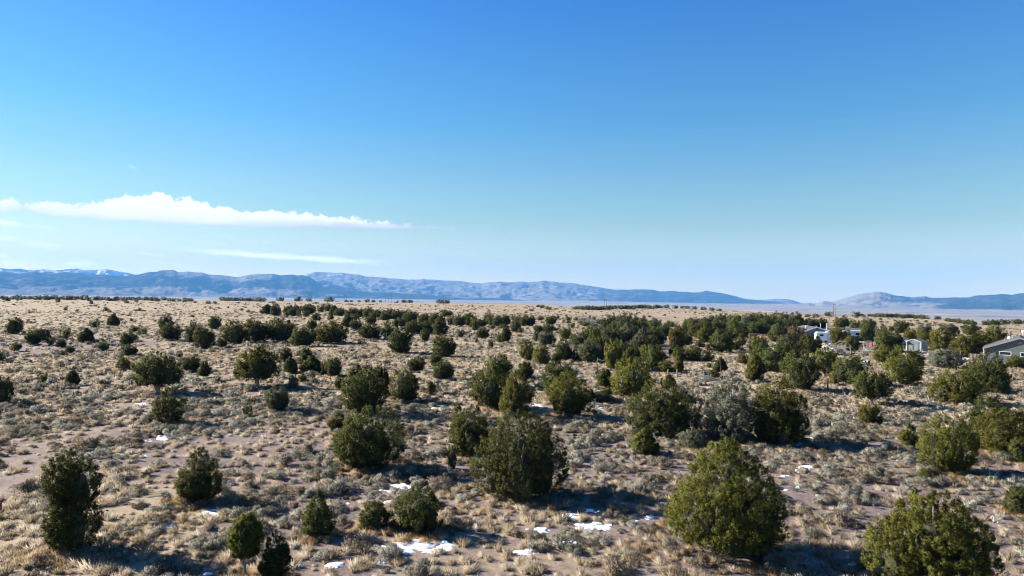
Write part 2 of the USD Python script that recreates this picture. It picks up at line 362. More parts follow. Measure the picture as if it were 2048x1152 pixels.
# ------------------------------------------------------------------ ground sheet
def ground_material():
    N = {
        'geo': ('geometry', {}), 'gr': ('attribute', {'attribute': 'grass'}), 'tr': ('attribute', {'attribute': 'track'}), 'fa': ('attribute', {'attribute': 'far'}),
        # bare soil
        's1': ('noise_texture', {'scale': 0.55, 'detail': 8.0, 'roughness': 0.68}),
        'soil': ('rgb_ramp', {'ramp': [(0.28, (0.120, 0.092, 0.082)), (0.5, (0.178, 0.139, 0.125)), (0.72, (0.25, 0.203, 0.180))]}),
        # pebbles
        'v1': ('voronoi_texture', {'scale': 11.0, 'randomness': 1.0}), 'v1s': ('separate_color', {}),
        'peb': ('rgb_ramp', {'ramp': [(0.0, (0.72, 0.70, 0.68)), (0.6, (0.98, 0.97, 0.96)), (0.93, (1.12, 1.10, 1.08)), (1.0, (1.7, 1.65, 1.6))]}),
        'soil2': ('mix_color', {'blend_type': 'multiply', 'fac': 0.75, 'use_clamp': False}),
        'lit': ('noise_texture', {'scale': 4.5, 'detail': 6.0, 'roughness': 0.8}), 'litr': ('rgb_ramp', {'ramp': [(0.36, (0.55, 0.52, 0.50)), (0.5, (0.98, 0.98, 0.98)), (0.66, (1.28, 1.22, 1.12))]}), 'soil3': ('mix_color', {'blend_type': 'multiply', 'fac': 0.8, 'use_clamp': False}),
        # dry grass
        'g1': ('noise_texture', {'scale': 2.3, 'detail': 7.0, 'roughness': 0.72}),
        'straw': ('rgb_ramp', {'ramp': [(0.28, (0.185, 0.140, 0.095)), (0.5, (0.285, 0.222, 0.150)), (0.72, (0.385, 0.312, 0.220))]}),
        'g2': ('noise_texture', {'scale': 0.35, 'detail': 9.0, 'roughness': 0.75}),
        'ga': ('math', {'math_type': 'add'}), 'gm': ('map_range', {'range_type': 'smoothstep', 'from_min': 0.72, 'from_max': 1.05, 'to_min': 0.0, 'to_max': 1.0, 'clamp': True}),
        'c1': ('mix_color', {}),
        # far sage speckle, only beyond where bushes stand
        'w1': ('noise_texture', {'scale': 0.42, 'detail': 6.0, 'roughness': 0.8}),
        'w1m': ('map_range', {'range_type': 'smoothstep', 'from_min': 0.52, 'from_max': 0.66, 'to_min': 0.0, 'to_max': 0.75, 'clamp': True}),
        'wf': ('math', {'math_type': 'multiply'}), 'wg': ('math', {'math_type': 'multiply_add', 'value2': -0.75, 'value3': 1.0}), 'wh': ('math', {'math_type': 'multiply'}),
        'c2': ('mix_color', {'b': (0.135, 0.125, 0.105)}),
        'k1': ('noise_texture', {'scale': 0.11, 'detail': 9.0, 'roughness': 0.78}), 'k1m': ('map_range', {'from_min': 0.34, 'from_max': 0.66, 'to_min': 0.62, 'to_max': 1.28, 'clamp': True}),
        'k2': ('mix_color', {'blend_type': 'multiply', 'use_clamp': False}), 'k3': ('combine_color', {}),
        # wheel track and gravel: packed paler dirt
        'c3': ('mix_color', {'b': (0.26, 0.20, 0.168)}),
        # valley floor
        'vm': ('mapping', {'scale': (0.00022, 0.0011, 1.0)}), 'vn': ('noise_texture', {'scale': 1.0, 'detail': 8.0, 'roughness': 0.62}),
        'vr': ('rgb_ramp', {'ramp': [(0.34, (0.115, 0.105, 0.09)), (0.44, (0.185, 0.16, 0.135)), (0.56, (0.27, 0.225, 0.175)), (0.66, (0.34, 0.285, 0.215))]}),
        'va': ('attribute', {'attribute': 'valley'}), 'c4': ('mix_color', {}),
        'bn': ('noise_texture', {'scale': 7.0, 'detail': 8.0, 'roughness': 0.7}), 'bp': ('bump', {'strength': 0.6, 'distance': 0.05}),
        'p': ('principled_bsdf', {'roughness': 0.95, 'specular_ior_level': 0.1}),
    }
    L = [('geo.position', 's1.vector'), ('s1.fac', 'soil.fac'), ('geo.position', 'v1.vector'), ('v1.color', 'v1s.color'), ('v1s.r', 'peb.fac'), ('soil.color', 'soil2.a'), ('peb.color', 'soil2.b'),
         ('geo.position', 'g1.vector'), ('g1.fac', 'straw.fac'), ('geo.position', 'g2.vector'), ('g2.fac', 'ga.value1'), ('gr.fac', 'ga.value2'), ('ga.value', 'gm.value'),
         ('geo.position', 'lit.vector'), ('lit.fac', 'litr.fac'), ('soil2.result', 'soil3.a'), ('litr.color', 'soil3.b'), ('soil3.result', 'c1.a'), ('straw.color', 'c1.b'), ('gm.result', 'c1.fac'),
         ('geo.position', 'w1.vector'), ('w1.fac', 'w1m.value'), ('w1m.result', 'wf.value1'), ('fa.fac', 'wf.value2'), ('gr.fac', 'wg.value1'), ('wf.value', 'wh.value1'), ('wg.value', 'wh.value2'), ('wh.value', 'c2.fac'), ('c1.result', 'c2.a'),
         ('geo.position', 'k1.vector'), ('k1.fac', 'k1m.value'), ('k1m.result', 'k3.r'), ('k1m.result', 'k3.g'), ('k1m.result', 'k3.b'), ('c2.result', 'k2.a'), ('k3.color', 'k2.b'), ('fa.fac', 'k2.fac'), ('tr.fac', 'c3.fac'), ('k2.result', 'c3.a'), ('geo.position', 'vm.vector'), ('vm.vector', 'vn.vector'), ('vn.fac', 'vr.fac'), ('va.fac', 'c4.fac'), ('c3.result', 'c4.a'), ('vr.color', 'c4.b'), ('c4.result', 'p.base_color'),
         ('geo.position', 'bn.vector'), ('bn.fac', 'bp.height'), ('bp.normal', 'p.normal')]
    return usdkit.material(stage, '/World/Looks/dry_ground', N, L, surface='p.BSDF')


HALF_X, FAR_Y, NEAR_Y = 18400.0, 30300.0, -7800.0       # the sheet's extent
fine = np.radians(np.linspace(-46, 46, 460))
coarse = np.radians(np.linspace(46, 314, 90))[1:-1]
azs = np.concatenate([fine, coarse])
rs = np.concatenate([[0.0], np.geomspace(4.0, 22.0, 14)[:-1], np.geomspace(22.0, 600.0, 330)])
reach = np.minimum(HALF_X / np.maximum(np.abs(np.sin(azs)), 1e-6), np.where(np.cos(azs) > 0, FAR_Y, -NEAR_Y) / np.maximum(np.abs(np.cos(azs)), 1e-6))
A = np.repeat(azs[:, None], len(rs) + 109, 1)
Rr = np.hstack([np.repeat(rs[None], len(azs), 0), 600.0 * (reach / 600.0)[:, None] ** (np.arange(1, 110) / 109)[None]])
GX, GY = Rr * np.sin(A), Rr * np.cos(A)
GZ = ground(GX, GY)
na, nr = GX.shape
idx = np.arange(na * nr).reshape(na, nr)
i0, i1 = idx, np.roll(idx, -1, 0)
quads = np.stack([i0[:, :-1], i0[:, 1:], i1[:, 1:], i1[:, :-1]], -1).reshape(-1, 4)
gf = np.vstack([quads[:, [0, 2, 1]], quads[:, [0, 3, 2]]])
g_ground = part('ground', (np.stack([GX, GY, GZ], -1).reshape(-1, 3), gf), ground_material(), None, smooth=True)
tag(g_ground, kind='structure')
gx, gy = GX.ravel(), GY.ravel()
rr = np.hypot(gx, gy)
rimr = np.interp(np.arctan2(gx, gy), _ra, _rd)
primvar(g_ground, 'grass', grassiness(gx, gy))
td = track_distance(gx, gy)
gravel = at(60, 1062)
trk = np.exp(-((td - 0.9) / 0.5) ** 2) * 0.5 + np.exp(-(((gx - gravel[0]) / 2.2) ** 2 + ((gy - gravel[1]) / 1.5) ** 2)) * 0.7
primvar(g_ground, 'track', np.clip(trk * (0.4 + fbm2(gx, gy, 3, 3, 77)), 0, 0.85) * (rr < 150))
primvar(g_ground, 'far', smoothstep(70, 170, rr))
primvar(g_ground, 'valley', smoothstep(0.15, 0.6, (rr - rimr) / 900.0))

# ------------------------------------------------------------------ mountains
def mountain_material(name, forest, tan, snow=False):
    N = {'geo': ('geometry', {}), 'f': ('attribute', {'attribute': 'forest'}), 'n': ('noise_texture', {'scale': 0.0032, 'detail': 7.0, 'roughness': 0.7}),
         'a': ('math', {'math_type': 'add'}), 'm': ('map_range', {'range_type': 'smoothstep', 'from_min': 0.88, 'from_max': 1.14, 'to_min': 0.0, 'to_max': 1.0, 'clamp': True}),
         'n2': ('noise_texture', {'scale': 0.0011, 'detail': 6.0, 'roughness': 0.65}),
         'tan': ('rgb_ramp', {'ramp': [(0.3, tuple(c * 0.78 for c in tan)), (0.7, tuple(c * 1.15 for c in tan))]}),
         'c': ('mix_color', {'b': forest}), 's': ('attribute', {'attribute': 'snow'}), 'sa': ('math', {'math_type': 'add'}),
         'sm': ('map_range', {'range_type': 'smoothstep', 'from_min': 0.95, 'from_max': 1.15, 'to_min': 0.0, 'to_max': 0.8, 'clamp': True}), 'c2': ('mix_color', {'b': (0.8, 0.82, 0.86)}),
         'p': ('principled_bsdf', {'roughness': 0.95, 'specular_ior_level': 0.0})}
    L = [('geo.position', 'n.vector'), ('geo.position', 'n2.vector'), ('n.fac', 'a.value1'), ('f.fac', 'a.value2'), ('a.value', 'm.value'), ('n2.fac', 'tan.fac'), ('tan.color', 'c.a'), ('m.result', 'c.fac'),
         ('n.fac', 'sa.value1'), ('s.fac', 'sa.value2'), ('sa.value', 'sm.value'), ('c.result', 'c2.a'), ('sm.result', 'c2.fac'), ('c2.result', 'p.base_color')]
    return usdkit.material(stage, '/World/Looks/' + name, N, L, surface='p.BSDF')


FOREST, TAN = (0.030, 0.037, 0.030), (0.198, 0.170, 0.142)
m_range = mountain_material('mountain_slopes', FOREST, TAN)


def mountain_range(crest, dist, run, foot, label, seed, forest_at, snow_at=None, spur=0.32, back=0.35, rough=1.0, wave=900.0):
    """crest: pixels of the skyline; dist: metres to it; run: metres from foot to crest; forest_at(px, t, u) gives forest cover at column px and height share t."""
    c = np.array(crest, float)
    pxs = np.arange(c[0, 0], c[-1, 0] + 0.1, 2.0)
    # a little roughness on the skyline
    pys = np.interp(pxs, c[:, 0], c[:, 1])
    jag = (meshkit.fbm(np.stack([pxs / 11.0, pxs * 0 + seed, pxs * 0], -1), 4, seed) - 0.5) * 2.0 * rough
    ts = np.concatenate([np.linspace(0, 1, 56), np.linspace(1, 1.0 + back, 12)[1:]])
    azel = np.array([px_azel(p, q + j) for p, q, j in zip(pxs, pys, jag)])
    az, el = azel[:, 0], azel[:, 1]
    zc = CAM_H + dist * np.tan(el)
    R = dist - run + run * ts[None, :] + 0 * az[:, None]
    X, Y = R * np.sin(az)[:, None], R * np.cos(az)[:, None]
    n = meshkit.fbm(np.stack([X / wave, Y / wave, np.zeros_like(X) + seed], -1), 5, seed)
    ridge = 1 - np.abs(2 * n - 1) * 2.2
    n2 = meshkit.fbm(np.stack([X / 2600, Y / 2600, np.zeros_like(X) + seed + 5], -1), 3, seed + 9)
    T = np.clip(ts, 0, 1)[None, :]
    prof = np.where(ts[None, :] <= 1, T ** (1.0 + 0.9 * n2), 1 - (ts[None, :] - 1) / back * 0.9)
    env = np.clip(T * (1 - T) * 4, 0, 1) ** 0.8 * (ts[None, :] <= 1)
    H = (zc - foot)[:, None]
    Z = foot + H * (prof + env * spur * (ridge - 0.35))
    # nothing in front of the crest may stand above it as seen from the camera
    lim = CAM_H + (R / dist) * (zc - CAM_H)[:, None]
    Z = np.where(ts[None, :] < 1, np.minimum(Z, lim - (1 - T) * 0.02 * np.abs(H)), Z)
    a, b = X.shape
    ii = np.arange(a * b).reshape(a, b)
    q = np.stack([ii[:-1, :-1], ii[1:, :-1], ii[1:, 1:], ii[:-1, 1:]], -1).reshape(-1, 4)
    o = part('mountain_range', (np.stack([X, Y, Z], -1).reshape(-1, 3), np.vstack([q[:, [0, 1, 2]], q[:, [0, 2, 3]]])), m_range, None, smooth=True)
    share = np.clip((Z - foot) / H, 0, 1)
    PX = np.repeat(pxs[:, None], b, 1)
    primvar(o, 'forest', np.clip(forest_at(PX, share, T + 0 * share, ridge) - 0.25 * (1 - smoothstep(0.0, 0.09, share)), -0.2, 1).ravel())
    primvar(o, 'snow', (snow_at(PX, share, ridge) if snow_at else np.zeros_like(share)).ravel())
    tag(o, label, 'mountains', kind='structure')
    return o


mountain_range([(-120, 536), (-40, 534), (0, 535.5), (17, 537), (40, 537), (65, 540), (82, 538), (110, 540), (137, 537), (150, 536), (165, 539), (190, 539), (215, 538.5), (232, 542), (255, 545), (275, 549), (300, 553), (340, 560)],
               27500, 2000, -190, 'faint snow dusted far range behind the dark left hills', 3,
               lambda p, s, t, r: 0.15 + 0 * s, lambda p, s, r: 0.16 * s + 0.44, rough=0.8)
mountain_range([(604, 553), (612, 549), (619, 547.5), (629, 543.5), (640, 543.5), (652, 544.5), (687, 546), (717, 549.5), (730, 552.5), (762, 554.5), (817, 559.5), (847, 558), (887, 561), (910, 561), (937, 564.5), (962, 567), (975, 564.5), (1000, 563), (1024, 565),
                (1044, 563), (1056, 565), (1089, 561), (1119, 565), (1139, 565), (1174, 571), (1221, 578), (1256, 579.5), (1286, 578), (1304, 579), (1319, 582.5), (1349, 582), (1374, 584.5), (1399, 584.5), (1411, 581), (1434, 585), (1454, 588), (1474, 593),
                (1489, 597.5), (1511, 600), (1536, 602), (1570, 606)],
               27000, 6000, -190, 'long tan range with snow on its left summit behind the plain', 11,
               lambda p, s, t, r: np.where(p < 1030, 0.27 + 0.22 * smoothstep(960, 1010, p) * smoothstep(0.5, 0.9, s) + 0.25 * (1 - smoothstep(0.06, 0.2, s)), 0.42 + 0.22 * smoothstep(1130, 1330, p) - 0.16 * np.exp(-((p - 1075) / 45) ** 2) * (s < 0.75) - 0.16 * (1 - smoothstep(0.04, 0.14, s))) + 0.12 * (r - 0.4),
               lambda p, s, r: 0.5 * np.exp(-((p - 665) / 45) ** 2) * smoothstep(0.55, 0.9, s), spur=0.2)
mountain_range([(-120, 541), (0, 543), (17, 544.5), (37, 546), (70, 543), (97, 548), (127, 544), (160, 546), (185, 549.5), (212, 549.5), (250, 552.5), (272, 549.5), (297, 544), (315, 543), (325, 541), (333, 541), (342, 539.5), (349, 541), (355, 544), (365, 544.5),
                (375, 543), (402, 545), (420, 549.5), (445, 550.5), (472, 554), (490, 550.5), (510, 548), (527, 548), (544, 548), (562, 550.5), (580, 549.5), (587, 548.5), (594, 551), (604, 550), (620, 555), (637, 566), (667, 570), (697, 574), (720, 577.5), (762, 581), (837, 586), (912, 590.5), (1024, 595), (1090, 600)],
               24000, 6000, -190, 'dark blue wooded range along the left of the skyline', 23,
               lambda p, s, t, r: np.where(s > 0.38, 0.66 - 0.28 * smoothstep(320, 360, p) * smoothstep(0.62, 0.85, s) * (1 - smoothstep(520, 560, p)), 0.44) + 0.10 * (0.4 - r) + 0.18 * smoothstep(540, 640, p), spur=0.20)
mountain_range([(1470, 604), (1500, 600), (1536, 599), (1560, 597.5), (1573, 598), (1585, 600.5), (1591, 602.5), (1606, 607.5), (1625, 610), (1660, 614)],
               28000, 2400, -190, 'small pale range in the gap right of the middle', 31, lambda p, s, t, r: 0.45 + 0 * s, rough=0.8)
mountain_range([(1560, 613), (1591, 609), (1606, 607.5), (1618, 606), (1631, 607.5), (1646, 602.5), (1666, 604), (1676, 600), (1696, 595), (1716, 588.5), (1726, 586.5), (1736, 585), (1750, 584), (1761, 584), (1771, 585), (1786, 590.5), (1823, 594.5), (1840, 594), (1851, 592.5), (1863, 595.5),
                (1886, 596), (1906, 594.5), (1926, 595.5), (1940, 594), (1961, 590.5), (1980, 590), (2003, 588), (2023, 589.5), (2046, 586), (2100, 583), (2200, 580), (2300, 588)],
               21500, 5500, -190, 'tan and dark blue mountains at the right of the skyline', 41,
               lambda p, s, t, r: 0.26 + 0.20 * np.exp(-((s - 0.3) / 0.12) ** 2) * smoothstep(1700, 1750, p) + smoothstep(1765, 1790, p) * (0.36 - 0.34 * (1 - smoothstep(0.42, 0.6, s)) * (1 - smoothstep(1850, 1900, p))) + 0.1 * smoothstep(1880, 1930, p) - 0.42 * smoothstep(1880, 1930, p) * (1 - smoothstep(0.10, 0.2, s)) + 0.08 * (0.4 - r), spur=0.30)

# ------------------------------------------------------------------ air
haze = part('haze', box(2 * HALF_X + 200, FAR_Y - NEAR_Y + 200, 1551, (0, (FAR_Y + NEAR_Y) / 2, -230)), usdkit.material(stage, '/World/Looks/thin_air', {'v': ('principled_volume', {'color': HAZE_COLOR, 'density': HAZE_DENSITY, 'anisotropy': 0.0})}, volume='v.volume'))
tag(haze, 'thin blue haze lying over plain and mountains', 'haze', kind='stuff')

# ------------------------------------------------------------------ junipers and pinyons
def leaf_material(name, color, dry=0.0):
    dark, light = tuple(c * 0.62 for c in color), tuple(c * 1.45 for c in color)
    N = {'geo': ('geometry', {}), 'r': ('rgb_ramp', {'ramp': [(0.0, dark), (0.55, color), (0.92, light), (1.0, tuple(0.5 * c + 0.5 * d for c, d in zip(light, (0.16, 0.12, 0.06))))]}),
         'oi': ('object_info', {}), 'hv': ('map_range', {'from_min': 0.0, 'from_max': 1.0, 'to_min': 0.485, 'to_max': 0.515}), 'vv': ('map_range', {'from_min': 0.0, 'from_max': 1.0, 'to_min': 0.82, 'to_max': 1.2}),
         'n': ('noise_texture', {'scale': 1.7, 'detail': 3.0}), 'nm': ('map_range', {'from_min': 0.3, 'from_max': 0.7, 'to_min': 0.75, 'to_max': 1.25, 'clamp': True}), 'vm': ('math', {'math_type': 'multiply'}),
         'h': ('hsv', {'saturation': 1.0}), 'd': ('principled_bsdf', {'roughness': 0.75, 'specular_ior_level': 0.05}), 't': ('translucent_bsdf', {}), 'm': ('mix_closure', {'fac': 0.26})}
    L = [('geo.random_per_island', 'r.fac'), ('r.color', 'h.color'), ('oi.random', 'hv.value'), ('oi.random', 'vv.value'), ('geo.position', 'n.vector'), ('n.fac', 'nm.value'), ('nm.result', 'vm.value1'), ('vv.result', 'vm.value2'),
         ('hv.result', 'h.hue'), ('vm.value', 'h.value'), ('h.color', 'd.base_color'), ('h.color', 't.color'), ('d.BSDF', 'm.closure1'), ('t.BSDF', 'm.closure2')]
    return usdkit.material(stage, '/World/Looks/' + name, N, L, surface='m.closure')


LEAF = {'o': leaf_material('olive_juniper_leaf', (0.142, 0.140, 0.030)), 'g': leaf_material('green_juniper_leaf', (0.098, 0.112, 0.032)), 'k': leaf_material('dark_juniper_leaf', (0.094, 0.102, 0.028)),
        'p': leaf_material('grey_green_leaf', (0.122, 0.128, 0.070)), 'w': leaf_material('pale_dusty_leaf', (0.205, 0.212, 0.150)), 'n': leaf_material('brownish_leaf', (0.17, 0.122, 0.058))}
BARK = simple('juniper_bark', (0.20, 0.165, 0.135), 0.9, noise=(9.0, 0.45), bump=0.5)
BARK_PALE = simple('weathered_bark', (0.38, 0.35, 0.31), 0.9, noise=(8.0, 0.3), bump=0.5)

ENV = {'r': (0.50, 0.46, 0.03), 'c': (0.95, 0.27, 0.03), 't': (0.62, 0.30, 0.04), 'd': (0.52, 0.26, 0.20), 'b': (0.55, 0.22, 0.0), 'm': (0.50, 0.42, 0.03), 's': (0.55, 0.40, 0.03), 'x': (0.40, 0.30, 0.02), 'e': (0.86, 0.44, 0.02), 'u': (0.62, 0.36, 0.33)}


def unit(v):
    return v / np.maximum(np.linalg.norm(v, axis=-1, keepdims=True), 1e-9)


def lobes_of(shape, rng):
    """Sub-crowns as (dx, dy, bottom, height, width) in shares of the whole."""
    if shape == 'e':
        return [(0, 0, 0, 1.0, 0.93), (-0.12, 0.02, 0.10, 0.56, 0.74), (0.14, -0.02, 0.09, 0.52, 0.72), (0.02, -0.14, 0.08, 0.52, 0.72), (0.03, 0.05, 0.25, 0.74, 0.5)]
    if shape == 'x':                             # ragged column in two tiers
        return [(-0.14, 0, 0.47, 0.56, 0.66), (0.16, 0.04, 0.44, 0.50, 0.66), (0.10, 0, 0.0, 0.56, 0.84), (-0.08, -0.05, 0.03, 0.46, 0.62), (0.0, 0, 0.2, 0.6, 0.62)]
    if shape == 'm':
        return [(0, 0, 0, 1.0, 0.72), (-0.24, 0.05, 0.0, 0.70, 0.55), (0.24, -0.05, 0.02, 0.76, 0.52), (0.03, -0.16, 0.0, 0.60, 0.62), (0.08, 0.2, 0.1, 0.72, 0.5)]
    if shape == 's':
        return [(0, 0, 0, 1.0, 0.72), (0.2, 0, 0.02, 0.74, 0.62), (-0.21, 0.05, 0.0, 0.72, 0.62), (0.02, -0.2, 0.0, 0.7, 0.6)]
    if shape == 'd':
        return [(0, 0, 0, 1.0, 0.82), (-0.22, -0.05, 0.0, 0.82, 0.58), (0.24, 0.0, 0.0, 0.80, 0.56), (0, -0.22, 0.05, 0.78, 0.6), (0.02, 0.22, 0.02, 0.8, 0.55)]
    if shape == 't':
        return [(0, 0, 0, 1.0, 0.85), (0.16, -0.08, 0.32, 0.42, 0.75), (-0.14, 0, 0.05, 0.5, 0.75)]
    if shape == 'r':
        return [(0, 0, 0, 1.0, 0.93), (rng.uniform(-0.16, 0.16), -0.1, 0.05, rng.uniform(0.72, 0.9), 0.7), (rng.uniform(-0.2, 0.2), 0.05, 0.0, rng.uniform(0.6, 0.8), 0.72)]
    return [(0, 0, 0, 1.0, 1.0)]


def crown(shape, H, W, n_tri, leaf, rng, lobes=None, fill=1.0):
    """Leaf sprays gathered in flame-shaped clumps over the crown's shell. Returns vertices, faces, normals."""
    a, b, z0 = ENV[shape]
    z0 *= H
    lobes = lobes or lobes_of(shape, rng)
    tmax = b / (a + b)
    norm = (1 - tmax) ** a * tmax ** b
    wts = np.array([l[3] * l[4] for l in lobes]); wts /= wts.sum()
    nc = int(np.clip(n_tri / 48, 26, 1200))
    P, O, S, C = [], [], [], []
    area = np.pi * W * (H - z0) * 0.8
    base = math.sqrt(area / nc) * 0.98
    for l, share in zip(lobes, wts):
        k = max(6, int(round(nc * share)))
        t = rng.uniform(0, 1, 8 * k)
        pr = ((1 - t) ** a * t ** b / norm)
        t = t[rng.uniform(0, 1, 8 * k) < 0.12 + pr][:k]
        k = len(t)
        phi = rng.uniform(0, 2 * np.pi, k)
        rad = (1 - t) ** a * t ** b / norm
        seedp = rng.integers(0, 9999)
        bump = meshkit.noise(np.stack([np.cos(phi) * 1.6 + 9, np.sin(phi) * 1.6, t * 3.2], -1), int(seedp)) - 0.5
        u = (1 - 0.30 * rng.uniform(0, 1, k) ** 2.6) * (1 + (0.36 if n_tri > 20000 else 0.28) * bump) * 0.95
        R = rad * l[4] * W / 2 * u
        zz = z0 + (H - z0) * (l[2] + t * l[3] * (1 - l[2] * 0.3)) * (1 + 0.05 * (rng.uniform(0, 1, k) - 0.5))
        zz = np.minimum(zz, H * 0.985)
        pos = np.stack([R * np.cos(phi) + l[0] * W, R * np.sin(phi) + l[1] * W, zz], -1)
        slope = 0.9 * (t - tmax)
        out = unit(np.stack([np.cos(phi), np.sin(phi), slope], -1))
        P.append(pos); O.append(out); S.append(base * rng.uniform(0.55, 1.45, k) * (0.72 + 0.28 * rad))
    P, O, S = np.vstack(P), np.vstack(O), np.concatenate(S)
    keep = rng.uniform(0, 1, len(P)) < fill
    P, O, S = P[keep], O[keep], S[keep]
    AX = unit(O * 0.62 + np.array([0, 0, 0.85]) + rng.normal(0, 0.22, P.shape))
    per = max(8, int(n_tri / len(P)))
    idx = np.repeat(np.arange(len(P)), per)
    D = unit(rng.normal(0, 1, (len(idx), 3)))
    # more leaves on the outside of each clump than on its inside
    D = unit(D + O[idx] * 0.45)
    rr = rng.uniform(0.12, 1, len(idx)) ** 0.42
    ax = AX[idx]
    along = (D * ax).sum(1, keepdims=True)
    off = (D - ax * along) * 0.72 + ax * along * 1.22
    pos = P[idx] + off * (S[idx] * rr)[:, None]
    pos[:, 2] = np.maximum(pos[:, 2], 0.03)
    ld = unit(D * 0.6 + ax * 0.55 + rng.normal(0, 0.38, D.shape))
    side = unit(np.cross(ld, rng.normal(0, 1, D.shape)))
    ln = leaf * rng.uniform(0.7, 1.5, len(idx))[:, None]
    wd = leaf * rng.uniform(0.35, 0.62, len(idx))[:, None]
    v = np.stack([pos - side * wd * 0.5 - ld * ln * 0.4, pos + side * wd * 0.5 - ld * ln * 0.4, pos + ld * ln * 0.6], 1)
    nrm = unit(D * 0.65 + O[idx] * 0.55 + np.array([0, 0, 0.12]) + rng.normal(0, 0.30, D.shape))
    g = np.cross(v[:, 1] - v[:, 0], v[:, 2] - v[:, 0])
    flip = (g * nrm).sum(1) < 0
    v[flip] = v[flip][:, [1, 0, 2]]
    V, F, N = v.reshape(-1, 3), np.arange(len(idx) * 3).reshape(-1, 3), np.repeat(nrm, 3, 0)
    return V, F, N, P


def woody(H, W, shape, P, rng, r0):
    """Trunk with limbs running out into the crown."""
    z0 = ENV[shape][2] * H
    fork = max(0.12 * H, z0 * 0.9)
    lean = rng.uniform(-0.03, 0.03, 2) * H
    ms = [limb([(0, 0, -0.12), (lean[0] * 0.4, lean[1] * 0.4, fork * 0.6), (lean[0], lean[1], fork), (lean[0] * 1.5, lean[1] * 1.2, H * 0.75)], [r0 * 1.35, r0, r0 * 0.85, r0 * 0.12], 8)]
    if len(P):
        for j in rng.choice(len(P), min(9, len(P)), replace=False):
            q = P[j]
            st = np.array([lean[0], lean[1], rng.uniform(0.5, 1.1) * fork])
            if q[2] < st[2] * 0.8:
                continue
            mid = st * 0.5 + q * 0.5 + np.array([0, 0, -0.06 * H])
            ms.append(limb([st, mid, st * 0.1 + q * 0.9], [r0 * 0.5, r0 * 0.32, r0 * 0.1], 5))
    return join(ms)


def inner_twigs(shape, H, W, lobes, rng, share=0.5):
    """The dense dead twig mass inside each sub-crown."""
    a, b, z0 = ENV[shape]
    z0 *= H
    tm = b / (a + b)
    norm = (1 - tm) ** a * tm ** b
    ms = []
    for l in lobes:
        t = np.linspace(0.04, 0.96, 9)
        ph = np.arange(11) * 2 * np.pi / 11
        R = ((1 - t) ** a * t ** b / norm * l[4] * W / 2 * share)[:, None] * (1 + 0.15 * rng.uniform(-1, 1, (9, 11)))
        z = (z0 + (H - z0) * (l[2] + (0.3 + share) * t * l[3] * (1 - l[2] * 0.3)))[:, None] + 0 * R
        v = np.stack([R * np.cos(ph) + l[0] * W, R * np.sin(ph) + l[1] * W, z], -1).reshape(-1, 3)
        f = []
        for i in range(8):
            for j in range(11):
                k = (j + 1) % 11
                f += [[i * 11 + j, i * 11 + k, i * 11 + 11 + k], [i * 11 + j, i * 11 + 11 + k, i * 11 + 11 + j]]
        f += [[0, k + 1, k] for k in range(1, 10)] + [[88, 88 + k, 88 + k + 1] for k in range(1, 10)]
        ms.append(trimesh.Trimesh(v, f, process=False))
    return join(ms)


PROTO = {}
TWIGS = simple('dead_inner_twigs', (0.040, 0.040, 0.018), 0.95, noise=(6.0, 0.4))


def build_tree(parent_path, shape, colour, H, W, n_tri, leaf, seed, lobes=None, fill=1.0, pale=False):
    rng = np.random.default_rng(seed)
    if shape == 's':
        fill *= 0.80
    lobes = lobes or lobes_of(shape, rng)
    V, F, N, P = crown(shape, H, W, n_tri, leaf, rng, lobes, fill)
    if shape != 's':
        part('twigs', inner_twigs(shape, H, W, lobes, rng, 0.40 if n_tri > 8000 else 0.5), TWIGS, raw=parent_path + '/twigs')
    part('crown', (V, F), LEAF[colour], raw=parent_path + '/crown', normals=N)
    part('trunk', woody(H, W, shape, P, rng, max(0.04, 0.045 * W * (1.2 if shape == 'd' else 1.0))), BARK_PALE if pale or shape == 's' else BARK, raw=parent_path + '/trunk', smooth=40)


def prototype(shape, colour, variant, small):
    """A class prim with crown and trunk, 3 m high and wide, made when first asked for."""
    k = (shape, colour, variant, small)
    if k not in PROTO:
        path = f'/World/tree_class_{len(PROTO):03d}'
        stage.CreateClassPrim(path)
        build_tree(path, shape, colour, 3.0, 3.0 if shape not in 'ct' else 2.0, 1100 if small else 8000, 0.36 if small else 0.165, 100 + len(PROTO) * 7)
        PROTO[k] = path
    return PROTO[k]


def instance(name, path, loc, rotz, scale):
    o = empty(name, loc, rotz, scale)
    o.GetReferences().AddInternalReference(path)
    o.SetInstanceable(True)
    return o

